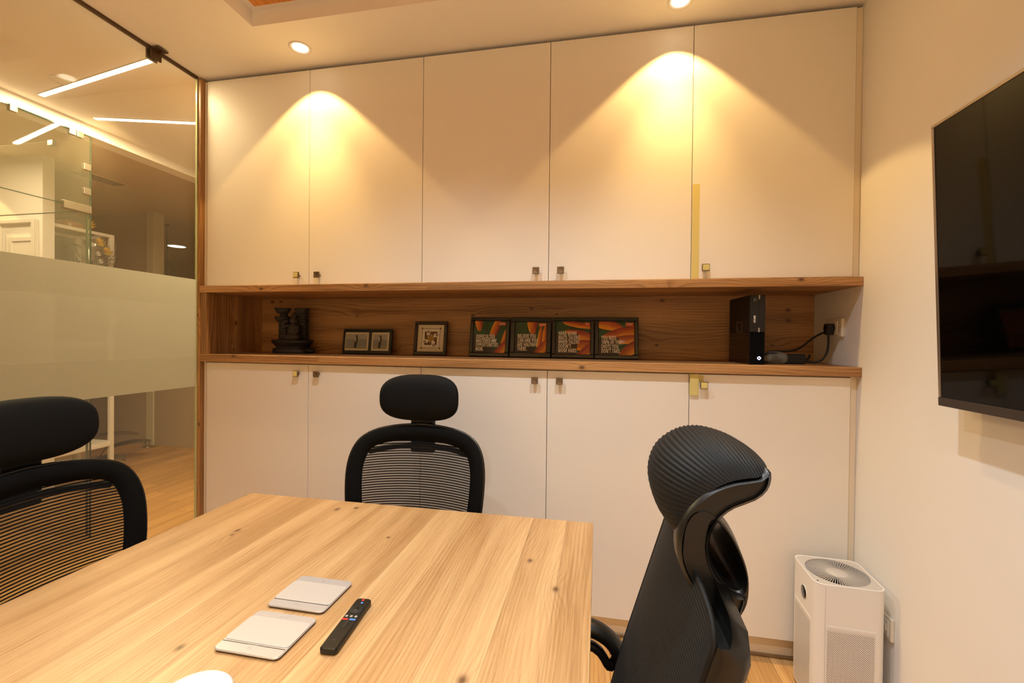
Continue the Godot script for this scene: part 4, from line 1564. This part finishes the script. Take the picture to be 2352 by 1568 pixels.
func console() -> void:
	var t := thing("game_console", "black game console standing upright with a glowing round logo", "game console", Vector3(0.705, SHELF_Y, -0.025), 0.045)
	var w := 0.066
	var h := 0.314
	var dp := 0.268
	put_box("lower_shell", Vector3(-w / 2, 0.0, -dp), Vector3(w / 2, 0.147, 0.0), M.gloss_black, t, 0.002)
	put_box("upper_shell", Vector3(-w / 2, 0.1475, -dp), Vector3(w / 2, h, 0.0), M.matte_black, t, 0.002)
	put_box("disc_slot", Vector3(0.0045, 0.165, -0.001), Vector3(0.0085, 0.298, 0.0006), M.dark_hole, t, 0.0)
	put_box("slot_end", Vector3(0.0035, 0.147, 0.0), Vector3(0.0100, 0.166, 0.0010), M.grey_mark, t, 0.0)
	put_box("slot_end", Vector3(0.0035, 0.295, 0.0), Vector3(0.0100, 0.313, 0.0010), M.grey_mark, t, 0.0)
	var st := tool()
	st.set_smooth_group(-1)
	for k in 3:   # small open triangle
		var a := Vector3(cos(TAU * k / 3), sin(TAU * k / 3), 0) * 0.009
		var b := Vector3(cos(TAU * (k + 1) / 3), sin(TAU * (k + 1) / 3), 0) * 0.009
		quad(st, a * 0.72, a, b, b * 0.72)
	put(st, "eject_mark", M.grey_mark, t).position = Vector3(-0.012, 0.292, 0.0008)
	var l := letters("HDMI", 0.012, 1.0, M.letter, t, Vector3(-0.012, 0.205, 0.0006), true, "port_lettering", false)
	l.rotation.z = PI / 2
	# round lit logo: a disc with a curved cross left dark
	st = tool()
	for k in 4:
		var a0 := PI / 2 * k
		for j in 10:
			var a := a0 - 0.62 + 1.24 * j / 10
			var b := a0 - 0.62 + 1.24 * (j + 1) / 10
			var ia := 0.0028 + 0.0042 * pow(absf((a - a0) / 0.62), 2.0)
			var ib := 0.0028 + 0.0042 * pow(absf((b - a0) / 0.62), 2.0)
			st.set_smooth_group(-1)
			quad(st, Vector3(cos(a), sin(a), 0) * ia, Vector3(cos(a), sin(a), 0) * 0.0080, Vector3(cos(b), sin(b), 0) * 0.0080, Vector3(cos(b), sin(b), 0) * ib)
	put(st, "logo_light", M.glow_white, t, "round white glowing logo").position = Vector3(0.009, 0.030, 0.0009)
	var og := OmniLight3D.new()
	og.name = "logo_glow"
	og.light_color = Color(0.85, 0.85, 1.0)
	og.light_energy = 0.0004
	og.light_size = 0.008
	og.omni_range = 3.0
	lit(og, t, Vector3(0.009, 0.030, 0.004))
	# window with product marks on the broad side
	for q in [[0.148, 0.196, -0.160, -0.1585], [0.148, 0.1495, -0.160, -0.092], [0.1945, 0.196, -0.160, -0.092], [0.148, 0.196, -0.0935, -0.092]]:
		put_box("side_mark", Vector3(-w / 2 - 0.0006, q[0], q[2]), Vector3(-w / 2 + 0.001, q[1], q[3]), M.grey_mark, t, 0.0)
	put_box("side_sticker", Vector3(-w / 2 - 0.0006, 0.150, -0.157), Vector3(-w / 2 + 0.001, 0.172, -0.130), M.frame_brown, t, 0.0)
	# power supply
	t = thing("power_brick", "black power supply box lying on the shelf beside the console", "power supply", Vector3(0.885, SHELF_Y, -0.19), 0.08)
	put_box("case", Vector3(-0.075, 0.0, -0.035), Vector3(0.075, 0.046, 0.035), M.matte_black, t, 0.005)
	st = tool()
	tube(st, curve([Vector3(0.075, 0.02, 0.0), Vector3(0.095, 0.02, 0.0), Vector3(0.11, 0.03, -0.01), Vector3(0.118, 0.040, -0.02)], 10), 0.005, 8)
	put(st, "lead", M.matte_black, t)
	# socket, plugs and cables
	var k := thing("wall_socket", "white socket plate with black plug at the end of the shelf niche", "socket", Vector3(1.097, 1.500, -0.183))
	put_box("plate", Vector3(-0.014, -0.043, -0.073), Vector3(0.0, 0.043, 0.073), M.ivory, k, 0.004)
	put_box("insert", Vector3(-0.0165, -0.030, -0.056), Vector3(-0.013, 0.030, 0.040), M.white_plastic, k, 0.002)
	put_box("switch", Vector3(-0.019, -0.016, -0.053), Vector3(-0.016, 0.018, -0.043), M.dark_hole, k, 0.001)
	t = thing("power_plug", "black plug with curved cable in the niche socket", "plug", Vector3(1.080, 1.497, -0.178))
	st = tool()
	var pl := PackedVector2Array([Vector2(-0.012, -0.030), Vector2(0.012, -0.030), Vector2(0.023, 0.0), Vector2(0.017, 0.022), Vector2(-0.017, 0.022), Vector2(-0.023, 0.0)])
	prism(st, pl, 0.0, 0.032, 0.004, false)
	var o := put(st, "plug_body", M.matte_black, t)
	o.rotation.y = -PI / 2
	st = tool()
	tube(st, curve([Vector3(-0.018, -0.028, 0.0), Vector3(-0.019, -0.07, 0.002), Vector3(-0.025, -0.110, 0.004), Vector3(-0.045, -0.146, 0.006), Vector3(-0.075, -0.160, 0.0), Vector3(-0.118, -0.150, -0.012)], 22), 0.005, 8)
	put(st, "cable", M.matte_black, t)
	t = thing("black_cable", "black cable sagging from the niche socket to the power supply", "cable", Vector3(1.078, 1.478, -0.235))
	st = tool()
	tube(st, curve([Vector3(0.0, 0.0, 0.0), Vector3(-0.02, -0.004, 0.0), Vector3(-0.06, -0.030, 0.0), Vector3(-0.11, -0.070, 0.010), Vector3(-0.16, -0.090, 0.02), Vector3(-0.23, -0.092, 0.03), Vector3(-0.27, -0.095, 0.035)], 26), 0.005, 8)
	put(st, "cable", M.matte_black, t)
	t = thing("cable_bundle", "coiled black cable wrapped in clear plastic beside the console", "cable", Vector3(0.795, SHELF_Y, -0.12))
	st = tool()
	var coil := []
	for i in 90:
		var a := i * TAU / 22.0
		coil.append(Vector3(cos(a) * 0.040, 0.030 + sin(a) * 0.022 + 0.002 * sin(i * 0.7), -0.02 + 0.0005 * i + 0.02 * sin(a)))
	tube(st, coil, 0.0045, 6)
	put(st, "coil", M.matte_black, t)
	st = tool()
	blob(st, Vector3(0.01, 0.030, 0.0), Vector3(0.060, 0.030, 0.045), 2.6, 24, 12)
	put(st, "plastic_bag", M.cellophane, t)
	st = tool()
	box(st, Vector3(-0.008, 0.044, -0.02), Vector3(0.012, 0.056, 0.02), 0.003)
	put(st, "wrap_band", M.brown_wrap, t)

# ==================================================================== things on the table
func silver_slab(label: String, c: Array) -> void:
	var mid := Vector2((c[0].x + c[1].x + c[2].x + c[3].x) / 4, (c[0].y + c[1].y + c[2].y + c[3].y) / 4)
	var t := thing("silver_device", label, "device", Vector3(mid.x, TABLE_Y, mid.y), 0.0, "silver devices on the table")
	var w: float = (absf(c[1].x - c[0].x) + absf(c[2].x - c[3].x)) / 2
	var l: float = (absf(c[3].y - c[0].y) + absf(c[2].y - c[1].y)) / 2
	var st := tool()
	prism(st, round_rect(w - 0.004, l - 0.004, 0.012), 0.0, 0.004, 0.001)
	lying(put(st, "underside", M.silver_dark, t))
	st = tool()
	prism(st, round_rect(w, l, 0.013), 0.0035, 0.008, 0.0018)
	lying(put(st, "shell", M.silver, t))
	return

func slab_parts(t: Node3D, w: float, l: float, near_line: bool) -> void:
	var st := tool()
	prism(st, round_rect(w - 0.0015, l * 0.60, 0.010), 0.008, 0.0095, 0.0010)
	var o := put(st, "pad", M.silver_pad, t, "matt beige pad")
	lying(o)
	o.position.z = -0.004 if near_line else 0.0
	st = tool()
	box(st, Vector3(-w / 2 + 0.003, 0.0078, l * 0.30 - 0.0004), Vector3(w / 2 - 0.003, 0.0084, l * 0.30 + 0.0012), 0.0)
	put(st, "groove", M.silver_dark, t)
	st = tool()
	box(st, Vector3(-0.013, 0.0078, 0.0), Vector3(0.013, 0.0083, 0.026), 0.0004)
	var k := put(st, "badge", M.silver, t, "small square badge")
	k.position.z = l / 2 - 0.029 if near_line else -l / 2 + 0.002
	st = tool()
	st.set_smooth_group(-1)
	for q in [[0.0022, -0.006, 0.0, 0.006], [0.0022, 0.0, 0.006, 0.006]]:
		box(st, Vector3(float(q[1]) + 0.001, 0.0083, 0.008), Vector3(float(q[1]) + 0.0024, 0.0086, 0.018), 0.0)
	put(st, "badge_mark", M.grey_mark, t).position.z = k.position.z
	st = tool()
	for i in 6:
		box(st, Vector3(-0.012 + i * 0.004, 0.0079, -0.0012), Vector3(-0.0095 + i * 0.004, 0.0082, 0.0012), 0.0)
	put(st, "maker_mark", M.grey_mark, t).position.z = -l / 2 + 0.014 if near_line else l / 2 - 0.016

func table_things() -> void:
	silver_slab("silver square device with beige pad lying farther from the white puck", [Vector2(-0.784, 1.072), Vector2(-0.622, 1.066), Vector2(-0.633, 1.207), Vector2(-0.778, 1.203)])
	silver_slab("silver square device with beige pad and badge lying next to the white puck", [Vector2(-0.778, 1.226), Vector2(-0.627, 1.223), Vector2(-0.622, 1.360), Vector2(-0.782, 1.358)])
	slab_parts(get_node("silver_device"), 0.1535, 0.136, false)
	slab_parts(get_node("silver_device_001"), 0.1555, 0.1345, true)
	# remote control
	var t := thing("remote_control", "slim black remote control with coloured keys lying on the table", "remote control", Vector3(-0.547, TABLE_Y, 1.231), 0.09)
	var st := tool()
	prism(st, round_rect(0.0385, 0.180, 0.009), 0.0, 0.0145, 0.003)
	lying(put(st, "body", M.black_plastic, t))
	var dot := func(called: String, r: float, x: float, z: float, m: Material, hgt := 0.0152) -> void:
		var s := tool()
		lathe(s, [Vector2(r, 0.0135), Vector2(r, hgt - 0.0003), Vector2(r * 0.9, hgt), Vector2(0.0, hgt)], 24, Vector3(x, 0, z))
		put(s, called, m, t)
	dot.call("power_key", 0.0035, 0.0, -0.081, M.red)
	dot.call("voice_key", 0.0030, 0.002, -0.070, M.blue)
	dot.call("direction_ring", 0.0155, 0.0, -0.044, M.matte_black, 0.0156)
	dot.call("centre_key", 0.0068, 0.0, -0.044, M.black_plastic, 0.0162)
	for q in [-0.011, 0.0, 0.011]:
		dot.call("round_key", 0.0034, q, -0.018, M.grey_mark)
	for q in [[-0.010, M.red], [0.008, M.blue]]:
		put_box("stream_key", Vector3(float(q[0]) - 0.0075, 0.0140, -0.0095), Vector3(float(q[0]) + 0.0075, 0.0152, -0.0045), q[1], t, 0.0008)
	put_box("volume_key", Vector3(-0.005, 0.0140, -0.001), Vector3(0.005, 0.0156, 0.022), M.matte_black, t, 0.002)
	var l := letters("mi", 0.008, 1.0, M.silver_dark, t, Vector3(0, 0.0146, 0.062), true, "maker_lettering", false)
	l.rotation.x = -PI / 2
	# white puck at the front
	t = thing("white_puck", "round glossy white puck lying on the table", "device", Vector3(-0.705, TABLE_Y, 1.475))
	st = tool()
	lathe(st, [Vector2(0.058, 0.0), Vector2(0.063, 0.004), Vector2(0.064, 0.010), Vector2(0.058, 0.016), Vector2(0.040, 0.020), Vector2(0.0, 0.022)], 48)
	put(st, "shell", M.white_plastic, t)
	st = tool()
	lathe(st, [Vector2(0.055, 0.0), Vector2(0.055, 0.002)], 40)
	put(st, "foot_ring", M.grey_plastic, t)
